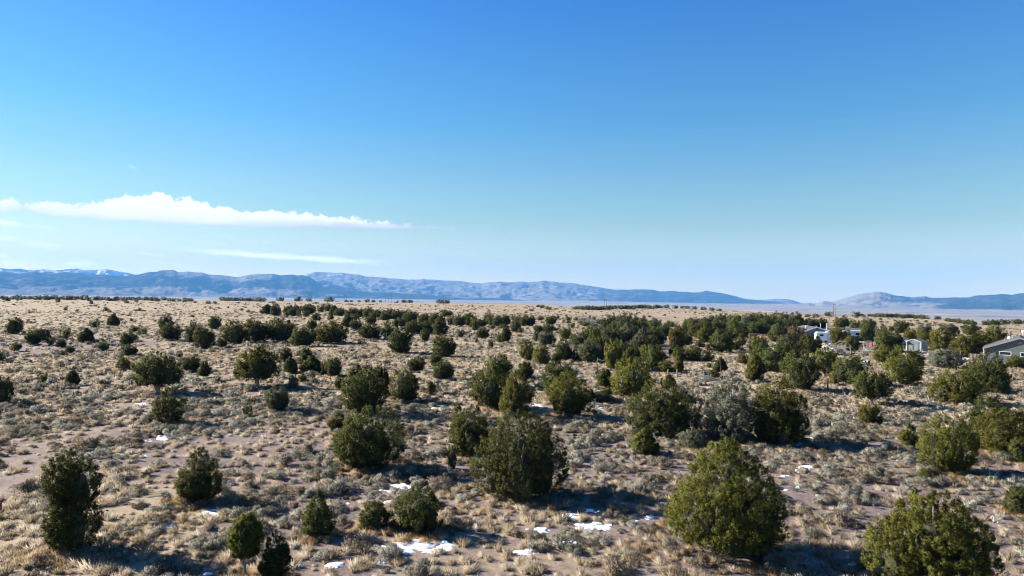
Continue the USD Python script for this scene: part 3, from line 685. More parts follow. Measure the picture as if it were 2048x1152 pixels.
# Every tree of the photograph: column of its middle, row of its foot, row of its top, width (pixels of the photograph), shape and colour letters, and for landmarks
# "*short name" (others are described by it) and after "|" a label of its own.
TREES = '''
1450 1128 878 240 eo*the big cone shaped juniper|big olive cone shaped juniper in the foreground right of the snow patches
1862 1215 985 240 mo*the big bushy juniper at the bottom right|big olive bushy juniper cut by the bottom edge at the right
138 1112 896 106 xk*the tall ragged juniper at the lower left|tall ragged dark juniper with bare grey twigs at the lower left
398 1012 897 90 ek*the dark cone juniper at the lower left|dark pointed juniper beside a snow patch at the lower left
490 1160 1030 62 uo|small olive juniper with thin pale stem at the bottom edge
550 1165 1068 56 tg|narrow green juniper at the bottom edge right of its pale stemmed neighbour
635 1078 987 60 cg*the small green cone|small green cone shaped juniper left of the two low bushes
748 1062 1007 52 bg|low round green bush touching the wider green bush beside snow
835 1072 973 108 mg*the wide green bush beside the snow|wide low green juniper bush just above the largest snow patch
745 949 814 146 rk*the broad dark juniper left of centre|broad dark rounded juniper with thin snow beside its shadow
1038 1010 822 190 mg*the broad juniper in the middle|broadest green juniper near the middle with visible trunk foot
942 920 812 92 mg*the upright juniper left of the broadest one|upright green juniper with split top left of the broadest juniper
916 876 813 26 to|slim olive juniper shoot at the back of the upright split juniper
676 868 828 32 to|small olive juniper leaning on the broad dark juniper's left side
725 832 736 92 rk*the dark ragged juniper in the centre left|dark ragged juniper standing behind the broad dark one
712 790 730 34 tg|narrow juniper spire at the back left of the dark ragged juniper
760 792 730 32 tk|narrow dark juniper at the back right of the dark ragged juniper
806 805 740 57 rk*the tidy egg shaped juniper in the centre left|tidy dark egg shaped juniper standing alone in sagebrush
982 820 740 98 rk*the wide juniper with bare inner branches|wide juniper with bare branches showing left of a taller neighbour
996 775 712 54 rg|rounded crown rising behind the wide juniper with bare branches
1033 836 742 64 to*the upright juniper right of the bare branched one|upright pointed green juniper right of the bare branched juniper
1137 838 747 84 ro*the egg shaped juniper right of centre|egg shaped olive juniper narrowing to its foot right of centre
1118 800 723 68 rg|rounded green juniper tucked behind the egg shaped juniper
1049 762 723 30 tg|small upright juniper between two bigger groups
1210 776 738 30 tg|small leaning juniper with two tufts left of a large rounded one
1265 798 718 82 ro*the large rounded olive juniper|large rounded olive juniper with bare left foot in the middle distance
1325 880 758 144 mk*the very wide dark juniper|very wide juniper lit on its left and black on its right
1338 780 749 24 co|small pointed juniper top peeping over the very wide dark juniper
1290 912 857 46 co*the small olive bush|small olive pointed bush in front of the very wide dark juniper
1385 900 860 52 bw|low grey green bush before the pale grey juniper
1455 888 756 128 sw*the pale grey juniper|pale grey half dead juniper with bare branches showing
1553 892 756 118 mo*the olive juniper right of the pale grey one|dense olive juniper leaning against the pale grey juniper
1596 783 701 72 rk*the dark egg shaped juniper at right|very regular dark egg shaped juniper beside a thick post
1649 753 697 60 do*the umbrella tree with white trunk|umbrella shaped juniper on a white trunk
1510 765 712 33 to|tall narrow olive juniper left of the dark egg shaped one
1545 746 690 60 mg*the broad pinyon left of the dark egg|broad green tree with shaded open underside
1701 770 706 64 mg*the ragged tree right of the umbrella tree|ragged grey green tree right of the umbrella tree
1668 770 752 14 to
1743 808 736 70 dg*the dark green tree on a short trunk|dark green tree with a side lobe on a short visible trunk
1740 850 808 42 ro|small olive cone juniper in front of the tree on a short trunk
1806 772 697 72 ro*the olive juniper below the sheds|rounded olive juniper in front of the metal sheds
1772 727 692 42 ro|round olive juniper close below the tree hiding the left shed
1916 810 735 102 mo*the wide olive juniper beside the white log|wide rounded juniper behind the fallen white log
1975 788 705 80 mg*the open branched juniper|open branched juniper joined to the back of the one by the white log
2003 790 760 26 sp
1891 738 697 52 rw|bluish grey bushy tree beside the board fence
1888 712 661 52 ro*the dense juniper behind the boards|dense olive juniper behind the pale board fence
1935 716 665 54 ro*the broad juniper left of the right house|broad juniper clump left of the grey green house
1968 700 664 46 mo
1992 692 651 34 ro|rounded juniper top just left of the right house roof
2033 738 712 32 ro|round juniper in front of the grey house wall at the right edge
1895 949 832 106 ro*the knobbly olive juniper at right|knobbly egg shaped olive juniper at the right
1818 896 851 30 to|narrow bright juniper left of the knobbly olive one
1856 967 938 36 bo|small olive bush at the foot of the knobbly juniper
1978 905 792 88 mg*the green juniper at the right edge|green juniper behind the olive one at the right edge
2008 920 815 100 ro|olive rounded juniper overlapping the green one at the right edge
2040 928 872 50 bg|green juniper bush cut by the right edge above the middle
2040 1030 975 52 bg|green bush cut by the right edge beside dry twigs
315 786 705 86 dk*the big domed juniper at left|big dark domed juniper on a bare trunk at left
338 850 776 66 sg*the feathery juniper at left|feathery grey green juniper just below the big domed one
514 773 693 84 do*the mushroom shaped juniper|mushroom shaped juniper with grey bare trunk
553 826 774 42 rp*the small pale round juniper|small pale round juniper below the mushroom shaped one
3 808 750 34 rk|dark juniper cut by the left edge
0 724 702 16 rk
247 741 714 27 so
269 744 724 14 so
145 771 741 23 ck*the small dark cone at left|small dark cone juniper alone in open sage at left
85 767 744 16 sg
359 716 705 10 rk
380 743 712 38 rg
409 755 722 20 tg
299 847 832 12 sg
495 833 807 15 sg
28 668 635 31 mk*the twin topped juniper at the far left|twin topped dark juniper on the grassland at far left
66 690 660 27 rk
84 681 658 26 bn|reddish brown bush behind a dark juniper at far left
130 680 654 16 sg
172 685 656 24 ck
102 690 677 12 rk
121 696 679 18 rk
207 702 684 19 rk
141 707 691 14 tk
125 712 701 14 bg
33 703 686 14 ck
189 656 640 14 rk
227 652 628 19 cg
269 665 652 15 rk
285 671 654 12 sg
255 691 664 24 rk
268 683 668 12 rk
256 713 689 28 rk
331 662 631 24 rk
342 681 644 39 mk*the tall clump on the left grassland|tall dark clump of juniper on the left grassland
387 689 646 32 rg
407 698 652 37 rk
429 658 633 25 rg
469 687 642 52 mk*the wide dark juniper of the far left row|wide dark juniper at the left end of a loose row
443 695 676 18 rk
512 685 638 46 rk
560 685 637 50 rk*the tall round juniper of the far left row|tall round juniper third in the loose row
606 693 652 42 rg
662 688 644 54 ro*the broad round juniper of the far left row|broad round juniper at the right of the loose row
632 683 665 16 rk
624 659 639 18 rk
695 655 631 19 tk
712 661 639 19 rg
741 679 646 44 mk
776 677 651 27 rg
800 708 656 48 rg*the rounded juniper with a shrub at its foot|rounded juniper with a small shrub at its foot
850 683 657 20 rg
886 715 671 44 rk*the dark leaning juniper|dark juniper leaning right with a small one in front
873 734 706 26 rg
886 760 722 37 rg
832 744 714 32 rk
862 790 760 13 tg
843 713 705 10 bk
719 689 679 6 cg
572 692 687 10 bk
571 726 696 23 rk
580 747 715 25 cg
612 734 697 28 tg
622 748 712 36 ck
666 754 714 30 rg
648 750 720 10 tk
604 764 747 12 co
625 764 742 8 sn
585 780 750 20 sw|thin grey half dead juniper in the shadow of the mushroom shaped one
680 780 755 18 rg
534 628 609 22 ck
551 632 607 20 mk
577 630 610 18 rk
588 632 614 21 rk
596 626 608 11 tk
615 629 608 27 rk
612 634 621 12 rk
632 641 626 13 ck
598 633 619 8 ck
574 634 625 9 bk
643 625 610 14 rk
657 623 608 16 rk
668 631 611 17 ck
680 632 616 26 mk
661 640 629 9 ck
704 637 616 26 rk
722 634 617 17 rk
710 640 627 12 rk
738 635 615 20 rk
748 638 622 14 rk
740 649 632 19 rk
761 636 619 20 rp
780 638 617 20 rk
771 641 624 18 rg
797 641 620 22 rk
803 654 634 18 rp
775 652 640 11 sg
791 656 637 9 tg
812 636 620 14 rk
824 647 622 26 rk
851 648 627 22 rk
871 650 626 22 rk
891 634 619 22 rk
828 668 641 34 rg
855 667 642 28 rg
881 672 633 27 tg*the tall juniper above the dark leaning one|tall dark juniper column directly above the dark leaning one
904 650 632 16 rk
918 654 630 22 rp
938 652 628 22 rg
951 661 636 15 rk
936 642 627 12 rk
965 653 638 18 rk
977 641 626 14 rk
982 651 634 16 rg
995 653 631 18 rg
1010 650 630 18 rk
966 678 654 24 rk
1011 686 649 18 tk
1003 685 664 17 rg
1004 657 649 10 bk
984 658 650 10 bg
921 675 660 13 rp
982 696 677 11 sn
952 685 678 7 bn
1028 642 631 9 rk
1038 648 631 13 rg
1047 652 633 13 rk
1031 665 640 20 rp
1041 666 655 9 rg
1060 652 631 18 rg
1081 641 633 10 rn
1102 649 631 19 rk
1115 639 630 7 ck
1133 633 629 4 cn
1137 641 633 10 rg
1136 647 640 9 rg
1152 641 634 8 rn
1142 656 646 10 sg
1148 652 645 4 ck
1162 650 642 7 rk
1172 653 644 15 mg
1179 637 630 4 ck
1188 639 633 5 rn
1127 644 639 5 rn
1078 665 650 21 rk
1097 666 648 21 rk
1111 663 654 9 rg
1072 683 663 13 rp
1093 693 662 33 rp*the grey green juniper above the pair|grey green rounded juniper just above a close pair of brighter ones
1131 678 656 23 rg
1144 689 671 13 to
1047 689 678 10 sn
1054 721 682 29 mo*the left one of the bright close pair|left tree of a close bright green pair
1083 729 690 30 ro*the right one of the bright close pair|right tree of the close bright pair with short trunk
1126 722 676 29 mk
1113 728 705 17 rk
1147 722 694 23 sg
1160 700 666 34 rp
1180 726 682 44 rp
1188 686 652 42 mg
1197 722 671 32 rg
1203 650 638 18 rp
1221 653 632 16 rp
1245 650 628 15 rg
1238 657 635 16 rg
1258 652 629 13 rg
1273 654 631 11 rg
1283 655 634 11 rg
1293 654 636 11 rg
1303 657 638 13 rg
1315 657 640 13 rp
1330 661 644 15 rg
1344 654 643 13 rg
1212 666 638 18 rg
1228 674 645 21 rg
1250 670 637 21 rg
1268 670 638 19 rg
1286 670 644 17 rg
1310 670 642 19 rg
1326 674 650 21 rp
1339 674 655 15 rg
1258 692 648 33 rp
1222 692 655 33 rp
1240 687 650 25 rg
1290 697 655 25 rp
1310 692 655 21 rg
1320 690 663 20 rg
1282 717 668 46 sp
1305 712 672 27 rg
1226 740 680 36 ro
1246 734 682 30 rp
1263 736 690 30 ro
1187 714 660 28 rg
1294 726 690 32 ro
1310 741 692 38 rg
1331 746 722 28 ro
1358 748 712 20 to
1352 702 652 23 ro*the tall oval juniper in the wood's gap|tall oval juniper beside a sandy gap in the wood
1364 694 664 14 rk
1346 714 695 17 rg
1358 722 693 24 rg
1385 723 692 33 ro
1372 692 665 18 rk
1376 657 638 19 rg
1387 662 635 22 rg
1401 660 637 17 rp
1413 662 634 21 rg
1424 658 632 17 rg
1438 657 630 19 rg
1449 654 628 17 rg
1465 654 629 17 rg
1478 654 629 19 rg
1498 656 627 23 rp
1510 652 627 17 rg
1523 654 626 19 rg
1534 658 632 17 rg
1369 670 652 21 rg
1393 674 645 23 rg
1398 679 660 15 rg
1412 686 651 23 ro
1408 670 640 24 rp
1430 667 642 21 rg
1448 667 640 23 sp
1468 670 640 23 rg
1490 658 640 19 rp
1445 705 659 50 rg*the wide dark juniper in the sandy clearing|wide dark juniper at the edge of the sandy clearing
1473 702 683 15 ck
1399 694 680 13 rk
1416 701 689 10 rn
1415 724 703 16 to
1458 706 697 7 bo
1475 677 650 33 rg
1483 691 669 12 to
1512 671 643 33 rg
1539 668 648 21 rg
1507 682 669 14 rn
1441 744 716 22 cg
1428 757 736 20 sg
1419 735 726 10 bg
1486 729 707 21 ro
1518 708 674 36 ro
1520 738 690 46 rg
1504 703 685 14 ro
1548 652 627 15 rk
1568 654 626 21 rg
1590 657 625 23 rp
1605 657 632 15 rg
1533 667 636 24 rg
1555 667 638 21 rg
1576 667 637 23 rp
1596 662 640 19 rg
1622 657 636 25 rg
1644 657 636 21 rg
1682 656 634 23 rg
1694 654 634 15 rg
1562 675 648 31 rp
1554 684 660 27 rg
1594 685 652 37 rn*the brownish juniper left of the left house|brownish juniper in front of the left house corner
1576 694 668 30 rp
1575 716 677 62 mg*the broad tree below the brownish one|broad spreading tree below the brownish juniper
1620 708 669 40 rk*the dark tree before the left house wall|dark dome tree in front of the left house wall
1673 682 657 21 rg
1695 678 661 17 rk
1701 703 673 28 ro
1712 662 641 21 rg
1680 691 655 38 ro|olive juniper in front of the outbuilding right of the white trailer
1713 692 672 20 rg|small green juniper at the foot of the white motorhome
1736 668 637 29 rg
1735 684 650 25 rg
1762 682 652 25 rp
1778 705 657 52 mg*the big tree hiding the left shed|big bushy tree hiding most of the left shed
1802 666 642 31 rg
1822 684 659 27 ro
1849 676 648 25 rp
1846 696 663 24 ro
1868 684 660 13 ro
1897 672 648 32 rp
1941 670 648 31 rg
1180 807 777 17 tg
1207 807 782 30 bp
1216 791 774 13 co
905 938 894 18 sp
'''
# long far-off lines of trees at the rims of the plain
LINES = {
    'left': '''2 598 591.5 7;9 600 592.5 8;16 602 594 9;26 599 592.5 9;37 600 590.5 9;46 598 593 8;57 599 593 7;64 598 593.5 6;74 600 591.5 11;84 599 594 8;94 600 591 10;103 599 593 8;109 599 590.5 9;115 605 595 7;120 598 594 7;130 600 593 11;140 600 591 7;
147 600 593 8;158 599 594 9;170 600 592 12;178 602 596 6;183 608 600 6;188 601 594 7;197 601 592.5 9;207 600 594 8;219 602 594.5 9;228 602 594 10;238 601 594 9;249 603 594.5 7;254 607 602 6;258 600 594 8;266 601 595 8;273 604 597 5;278 600 594 6;290 601 594 9;
300 601 596 7;306 602 594 9;315 603 595 9;327 601 595 9;339 603 597 6;349 603.5 597 7;358 603 598 6;370 604 596 7;380 603 597 9;391 606 603 5;417 608 602.5 7;429 607 603 6;445 601 596 10;455 602 596.5 9;464 602 596 9;473 602 596.5 9;483 602 596 9;493 602.5 596.5 9;
503 602.5 596 9;515 603 596 11;525 603.5 596.5 9''',
    'poles': '''560 601 599 10;595 601 599 12;618 601 599.5 8;658 602 599.5 12;693 602.5 600.5 6;703 603 600.5 5;718 603.5 601 4;735 603.5 601 8;747 603.5 600.5 5;761 603.5 601 4;808 605 602 8;820 605.5 603 8;880 607 605 10;892 607 605 10''',
    'mesa': '''1076 614 611 6;1085 616 612 8;1093 618 614 7;1099 618.5 616 5;1150 619 616 7;1158 619 613 9;1166 619.5 612.5 9;1174 620 612 10;1182 620 612 10;1190 620 613 9;1198 620 613 9;1205 620 613 8;1214 620 612 10;1221 619 612 9;1228 618 612 9;1236 617 613 8;1243 618 613 9;1250 618 611.5 10;
1258 618 612 9;1266 618 612 9;1274 617 612 9;1281 617 611 9;1287 616 610 9;1294 617 611.5 9;1302 618 612 9;1313 615.5 612 9;1321 615.5 613 7;1334 616 613.5 9;1350 616.5 614 8;1366 617 615 7;1375 617.5 615 7;1388 618.5 616 8;1407 620 617 8;1423 621.5 619 8;1438 622.5 620 7''',
    'right': '''1615 634 632 7;1632 635 633 9;1658 632.5 630 11;1712 633 631 12;1726 633 631.5 7;1740 633 631.5 7;1747 633.5 631 7;1755 634 630.5 9;1763 634.5 629.5 10;1770 635 629 11;1780 635 630 10;1788 635 630 9;1796 635 630 10;1806 636 631 9;1814 636 630.5 10;1822 636 630.5 10;1832 637 631.5 9;
1842 637 632 10;1851 637 632.5 9;1875 638 635 9;1896 643 637 9;1904 644 638 9;1914 645 637.5 10;1922 647 639 11;1932 648 641 10;1940 648 640 10;1948 649 642 10;1972 650 643 11;1982 650 642 13;1993 650 642 11;2003 649 640 12;2014 648 642 11;2033 648 640 13;2046 647 643 8''',
    'shrubs': '''27 610 607.5 4;131 621 614.5 5;154 623.5 619 4;212 622 615 7;219 625 620.5 5;192 613 610 5;181 612 610 3;257 632 629 6;263 642 637 5;272 622 619 7;280 622 617 5;311 618 616 4;333 612 610.5 4;421 617.5 614 3;438 617 614 3;456 616 613.5 3;484 621 617 4;496 625 620 5;471 624 622 3;
385 634 630 6;310 643 640 4;477 606.5 604 4;545 606 603 9;632 607 604.5 8;700 609 607 8;1062 622 618.5 8;1052 626 623 5;1126 622 620.5 4;1140 624 622.5 4;1157 625.5 623.5 3;1172 628 625 3;871 619.5 618 3;936 623.5 621 3;912 619 617 2;978 622.5 620.5 4;1010 621 619 4;1030 620 618.5 4;1100 619.5 617 5;
1745 648 645 4;1762 645 642 5;1790 642 639.5 4;1815 648 644.5 4;1825 652 647 5;1838 649 645 5;1852 645 641 5;1870 648 645 4;1880 652 648 5;1835 643 640 4;1765 651 648 4;1905 655 652 4;1930 656 653 4;1960 658 655 4;1985 656 653 4;1300 634 631 4;1330 630 628 3;1350 636 633.5 3;1440 635 632 4;1390 626 624 3;1420 628 625.5 3'''}
# snow: middle column and row, width and height in pixels of the photograph, label
SNOW = [(845, 1092, 128, 30, 'largest snow patch below the wide green bush'), (797, 975, 60, 20, 'snow patch at the shadow foot of the broad dark juniper'), (779, 1004, 18, 7, 'small snow patch above the wide green bush\'s left side'), (1183, 1054, 64, 22, 'bluish snow patch in the shade right of the broadest juniper'),
        (1145, 1036, 46, 14, 'thin bluish snow strip just beyond the shaded snow patch'), (1183, 1022, 26, 8, 'small bluish snow fleck at the top of the shaded group'), (1135, 1087, 44, 16, 'broken snow flecks on golden grass below the shaded snow'), (1080, 1060, 46, 12, 'broken snow flecks on golden grass left of the shaded snow'),
        (1048, 1104, 46, 14, 'white snow patch at the bottom middle beside sage'), (1329, 1009, 20, 9, 'snow fleck left of the big cone shaped juniper'), (1272, 1043, 18, 8, 'middle snow fleck in the broad shadow'), (1297, 1035, 18, 8, 'right snow fleck in the broad shadow'), (1262, 1050, 10, 5, 'smallest snow fleck in the broad shadow'),
        (428, 1027, 48, 15, 'snow patch at the right foot of the dark cone juniper'), (333, 1054, 38, 11, 'snow patch left below the dark cone juniper'), (331, 876, 28, 10, 'longer snow patch below the feathery juniper'), (295, 881, 20, 6, 'shorter snow patch below the feathery juniper'), (238, 910, 18, 6, 'small snow fleck right of the wheel track'),
        (289, 912, 11, 5, 'small snow fleck between sage left of the dark cone juniper'), (285, 808, 22, 6, 'snow streak under the big domed juniper'), (1611, 938, 32, 14, 'white snow patch in sage right of the big cone juniper'), (1570, 980, 14, 5, 'snow fleck at the right flank of the big cone juniper'),
        (1597, 886, 14, 10, 'snow fleck in the shadow of the olive juniper'), (1622, 879, 24, 8, 'bluish snow strip in the shadow of the olive juniper'), (1198, 818, 24, 6, 'snow strip beside the egg shaped juniper'), (1075, 811, 16, 6, 'snow fleck between the upright and egg shaped junipers'), (1105, 855, 18, 6, 'snow fleck in the egg shaped juniper\'s shadow'),
        (1708, 1128, 18, 8, 'snow fleck left of the big bushy juniper'), (668, 1131, 30, 12, 'bluish snow patch at the bottom left of the middle'), (600, 1131, 13, 6, 'tiny snow fleck near the bottom edge'), (760, 1126, 22, 9, 'white snow fleck below the largest snow patch'), (414, 1148, 24, 7, 'bluish snow fleck at the tip of the long shadow'),
        (172, 1131, 38, 12, 'bluish snow flecks at the foot of the tall ragged juniper'), (2030, 818, 20, 6, 'bluish snow fleck by the right edge'), (1568, 895, 8, 9, 'tiny snow fleck under the olive juniper right of the pale one'), (872, 817, 30, 5, 'broken snow flecks in the egg shaped juniper\'s shade at centre left'),
        (613, 1021, 9, 5, 'tiny snow fleck at the small green cone'), (693, 1006, 13, 5, 'tiny snow fleck in sage right of the small green cone'), (1594, 976, 9, 4, 'tiny snow fleck in sage below the white patch'), (1568, 953, 18, 5, 'thin snow streak left of the white patch'), (1637, 991, 10, 5, 'tiny snow fleck in the sage at right')]

# ------------------------------------------------------------------ planting the trees
ANCHORS = []                                   # (short name, column, row of the middle)
BASES = []                                     # ground point, width: for grass skirts and to keep bushes away
SHAPE_WORD = {'r': 'rounded', 'c': 'pointed', 't': 'upright', 'd': 'domed', 'b': 'low bushy', 'm': 'broad irregular', 's': 'sparse', 'x': 'ragged', 'e': 'pointed', 'u': 'upright'}
COLOUR_WORD = {'o': 'olive', 'g': 'green', 'k': 'dark green', 'p': 'grey green', 'w': 'pale grey', 'n': 'brownish'}
USED_LABELS = set()
LOTS = {'the grey gabled house among trees': (1635, 665), 'the white camper trailer': (1647, 672), 'the right metal shed': (1827, 690), 'the grey green house at the right edge': (2020, 700), 'the wagon': (1848, 716), 'the pipe rail fence': (1520, 673)}
for k, v in LOTS.items():
    ANCHORS.append((k, *v))


def relation(dx, dy, far):
    if abs(dx) > 1.3 * abs(dy):
        return ('left of ' if dx < 0 else 'right of ') if far else ('just left of ' if dx < 0 else 'just right of ')
    return ('behind ' if dy < 0 else 'below ') if far else ('close behind ' if dy < 0 else 'just below ')


def place_label(lead, cx, cy, near=60):
    """A label from the nearest landmark, the first one not yet given to another thing."""
    ds = sorted((math.hypot(cx - a[1], 2.0 * (cy - a[2])), a) for a in ANCHORS)
    for d, a in ds[:8]:
        lab = lead + ' ' + relation(cx - a[1], 2.0 * (cy - a[2]), d > near) + a[0]
        if lab not in USED_LABELS and len(lab.split()) <= 16:
            USED_LABELS.add(lab)
            return lab
    for word in ('smaller ', 'further ', 'slighter ', 'outer ', 'hindmost '):
        for d, a in ds[:8]:
            lab = word + lead + ' ' + relation(cx - a[1], 2.0 * (cy - a[2]), d > near) + a[0]
            if lab not in USED_LABELS and len(lab.split()) <= 16:
                USED_LABELS.add(lab)
                return lab
    return lead


def stand(cx, base, top, w, setback=0.32):
    """Foot, height and width in metres of a plant seen at these pixels."""
    p = at(cx, base)
    W = w * depth_of(p) / FL
    h = np.array([p[0], p[1]]); h /= np.linalg.norm(h)
    q = p[:2] + h * W * setback
    p = np.array([q[0], q[1], float(ground(q[0], q[1]))])
    W = w * depth_of(p) / FL
    return p, max(0.3, float(height_to(p, cx, top))), W


rows = []
for line in TREES.strip().splitlines():
    body, _, label = line.partition('|')
    body, _, short = body.partition('*')
    a = body.split()
    rows.append((float(a[0]), float(a[1]), float(a[2]), float(a[3]), a[4], short.strip(), label.strip()))
for cx, base, top, w, code, short, label in rows:
    if short:
        ANCHORS.append((short, cx, base * 0.6 + top * 0.4))
    if label:
        USED_LABELS.add(label)
trng = np.random.default_rng(4)
FAR = []
for i, (cx, base, top, w, code, short, label) in enumerate(rows):
    s, c = code
    p, H, W = stand(cx, base, top, w, {'d': 0.05, 'c': 0.3, 't': 0.25}.get(s, 0.32))
    if base < 705 and 1180 < cx < 1580:
        W *= 1.22                               # crowns of the wood touch
    elif base < 665 and 690 < cx < 1180:
        W *= 1.12
    name = {'b': 'juniper_bush', 's': 'juniper_tree'}.get(s, 'juniper_tree')
    px_area = w * (base - top) / 4
    if w < 9 and s != 'b':
        FAR.append((p, W, H))
        continue
    BASES.append((p, W, s, w))
    if w >= 56 or px_area > 900:
        o = empty(name, p)
        nt = int(np.clip(px_area * 6.5, 8000, 90000))
        leaf = float(np.clip(0.62 * math.sqrt(W * H / nt) * 7.0, 0.085, 0.30))
        build_tree(str(o.GetPath()), s, c, H, W, nt, leaf, 1000 + i, pale='sw' == code)
    else:
        small = w < 17
        proto = prototype(s, c, int(trng.integers(0, 2 if not small else 1)), small)
        pw = 3.0 if s not in 'ct' else 2.0
        o = instance(name, proto, p, float(trng.uniform(0, 6.28)), (1.08 * W / pw, 1.08 * W / pw, H / 3.0))
    if not label:
        size = 'tiny' if w < 11 else 'small' if w < 22 else 'medium' if w < 36 else 'large'
        label = place_label(f'{size} {COLOUR_WORD[c]} {SHAPE_WORD[s]} ' + ('bush' if s == 'b' else 'juniper'), cx, base * 0.6 + top * 0.4)
    tag(o, label, 'bush' if s == 'b' else 'tree')
for key, text in LINES.items():
    for item in text.replace('\n', '').split(';'):
        cx, base, top, w = map(float, item.split())
        p, H, W = stand(cx, base, top - (0.8 if key != 'shrubs' else 0), w * 1.3)
        if key != 'shrubs':
            FAR.append((p, W, max(H, 0.6 * W)))
            continue
        o = instance('shrub', prototype('b', 'n' if int(cx) % 3 == 0 else 'k', 0, True), p, float(trng.uniform(0, 6.28)), (W / 3.0, W / 3.0, H / 3.0))
        tag(o, 'tiny dark shrub dotted on the open golden grassland', 'shrub', 'shrubs dotted on the grassland')


def far_line():
    """The several hundred junipers too far and small to pick apart, lining the rims of the plain."""
    pi = UsdGeom.PointInstancer.Define(stage, '/World/distant_junipers')
    UsdGeom.Scope.Define(stage, '/World/distant_junipers/kinds')
    rel = pi.CreatePrototypesRel()
    for i, (sh, col) in enumerate((('r', 'k'), ('r', 'g'), ('m', 'k'))):
        V, F, N, P = crown(sh, 3.0, 3.0, 1100, 0.36, np.random.default_rng(900 + i))
        part('crown', (V, F), LEAF[col], raw=f'/World/distant_junipers/kinds/crown_{i:03d}', normals=N)
        rel.AddTarget(f'/World/distant_junipers/kinds/crown_{i:03d}')
    n = len(FAR)
    pi.CreateProtoIndicesAttr(Vt.IntArray.FromNumpy(trng.integers(0, 3, n).astype(np.int32)))
    pi.CreatePositionsAttr(Vt.Vec3fArray.FromNumpy(np.array([f[0] for f in FAR], np.float32)))
    pi.CreateScalesAttr(Vt.Vec3fArray.FromNumpy(np.array([(f[1] / 3, f[1] / 3, f[2] / 3) for f in FAR], np.float32)))
    pi.CreateOrientationsAttr(Vt.QuathArray([Gf.Quath(float(math.cos(a)), 0.0, 0.0, float(math.sin(a))) for a in trng.uniform(0, 3.14, n)]))
    tag(pi, 'far lines of small dark junipers along the rims of the plain', 'trees', kind='stuff')


far_line()

# ------------------------------------------------------------------ sagebrush and dry grass
def plant_material(name, lo, mid, hi, trans=0.22, tip=None):
    N = {'geo': ('geometry', {}), 'r': ('rgb_ramp', {'ramp': [(0.0, lo), (0.5, mid), (1.0, hi)]}), 'oi': ('object_info', {}), 'vv': ('map_range', {'from_min': 0.0, 'from_max': 1.0, 'to_min': 0.68, 'to_max': 1.28}),
         'sv': ('map_range', {'from_min': 0.0, 'from_max': 1.0, 'to_min': 1.25, 'to_max': 0.75}), 'h': ('hsv', {}), 'd': ('principled_bsdf', {'roughness': 0.85, 'specular_ior_level': 0.1}), 't': ('translucent_bsdf', {}), 'm': ('mix_closure', {'fac': trans})}
    L = [('geo.random_per_island', 'r.fac'), ('r.color', 'h.color'), ('oi.random', 'vv.value'), ('oi.random', 'sv.value'), ('sv.result', 'h.saturation'), ('vv.result', 'h.value'), ('h.color', 'd.base_color'), ('h.color', 't.color'), ('d.BSDF', 'm.closure1'), ('t.BSDF', 'm.closure2')]
    return usdkit.material(stage, '/World/Looks/' + name, N, L, surface='m.closure')


SAGE = plant_material('sagebrush_leaf', (0.25, 0.243, 0.195), (0.43, 0.415, 0.345), (0.57, 0.555, 0.465))
SAGE_DRY = plant_material('dry_brush_twig', (0.21, 0.17, 0.125), (0.37, 0.31, 0.23), (0.50, 0.43, 0.33))
GRASS = plant_material('dry_grass_blade', (0.42, 0.345, 0.245), (0.59, 0.505, 0.37), (0.71, 0.63, 0.475), 0.42)
GOLD = plant_material('golden_grass_blade', (0.42, 0.295, 0.16), (0.60, 0.445, 0.25), (0.72, 0.57, 0.36), 0.42)
TWIG = simple('sage_wood', (0.16, 0.125, 0.10), 0.9)


def bush_mesh(rng, n, r=0.5, h=0.5, leaf=0.09, lumps=7):
    """Sagebrush: sprays standing up and out from several lumps."""
    c = np.stack([rng.normal(0, r * 0.42, lumps), rng.normal(0, r * 0.42, lumps), rng.uniform(0.25, 0.6, lumps) * h], -1)
    c[0] = (0, 0, 0.55 * h)
    s = rng.uniform(0.30, 0.48, lumps) * r
    k = rng.integers(0, lumps, n)
    d = unit(rng.normal(0, 1, (n, 3)) + np.array([0, 0, 0.55]))
    p = c[k] + d * (s[k] * rng.uniform(0.3, 1.0, n) ** 0.5)[:, None] * np.array([1, 1, 0.9])
    p[:, 2] = np.maximum(p[:, 2], 0.02)
    ld = unit(d * 0.8 + np.array([0, 0, 0.7]) + rng.normal(0, 0.35, (n, 3)))
    sd = unit(np.cross(ld, rng.normal(0, 1, (n, 3))))
    ln, wd = leaf * rng.uniform(0.8, 1.9, n)[:, None], leaf * rng.uniform(0.3, 0.6, n)[:, None]
    v = np.stack([p - sd * wd / 2 - ld * ln * 0.5, p + sd * wd / 2 - ld * ln * 0.5, p + ld * ln * 0.5], 1)
    nr = unit(unit(p - np.array([0, 0, h * 0.25])) * 0.75 + d * 0.35 + rng.normal(0, 0.40, d.shape) + np.array([0, 0, 0.35]))
    g = np.cross(v[:, 1] - v[:, 0], v[:, 2] - v[:, 0])
    fl = (g * nr).sum(1) < 0
    v[fl] = v[fl][:, [1, 0, 2]]
    return v.reshape(-1, 3), np.arange(3 * n).reshape(-1, 3), np.repeat(nr, 3, 0)


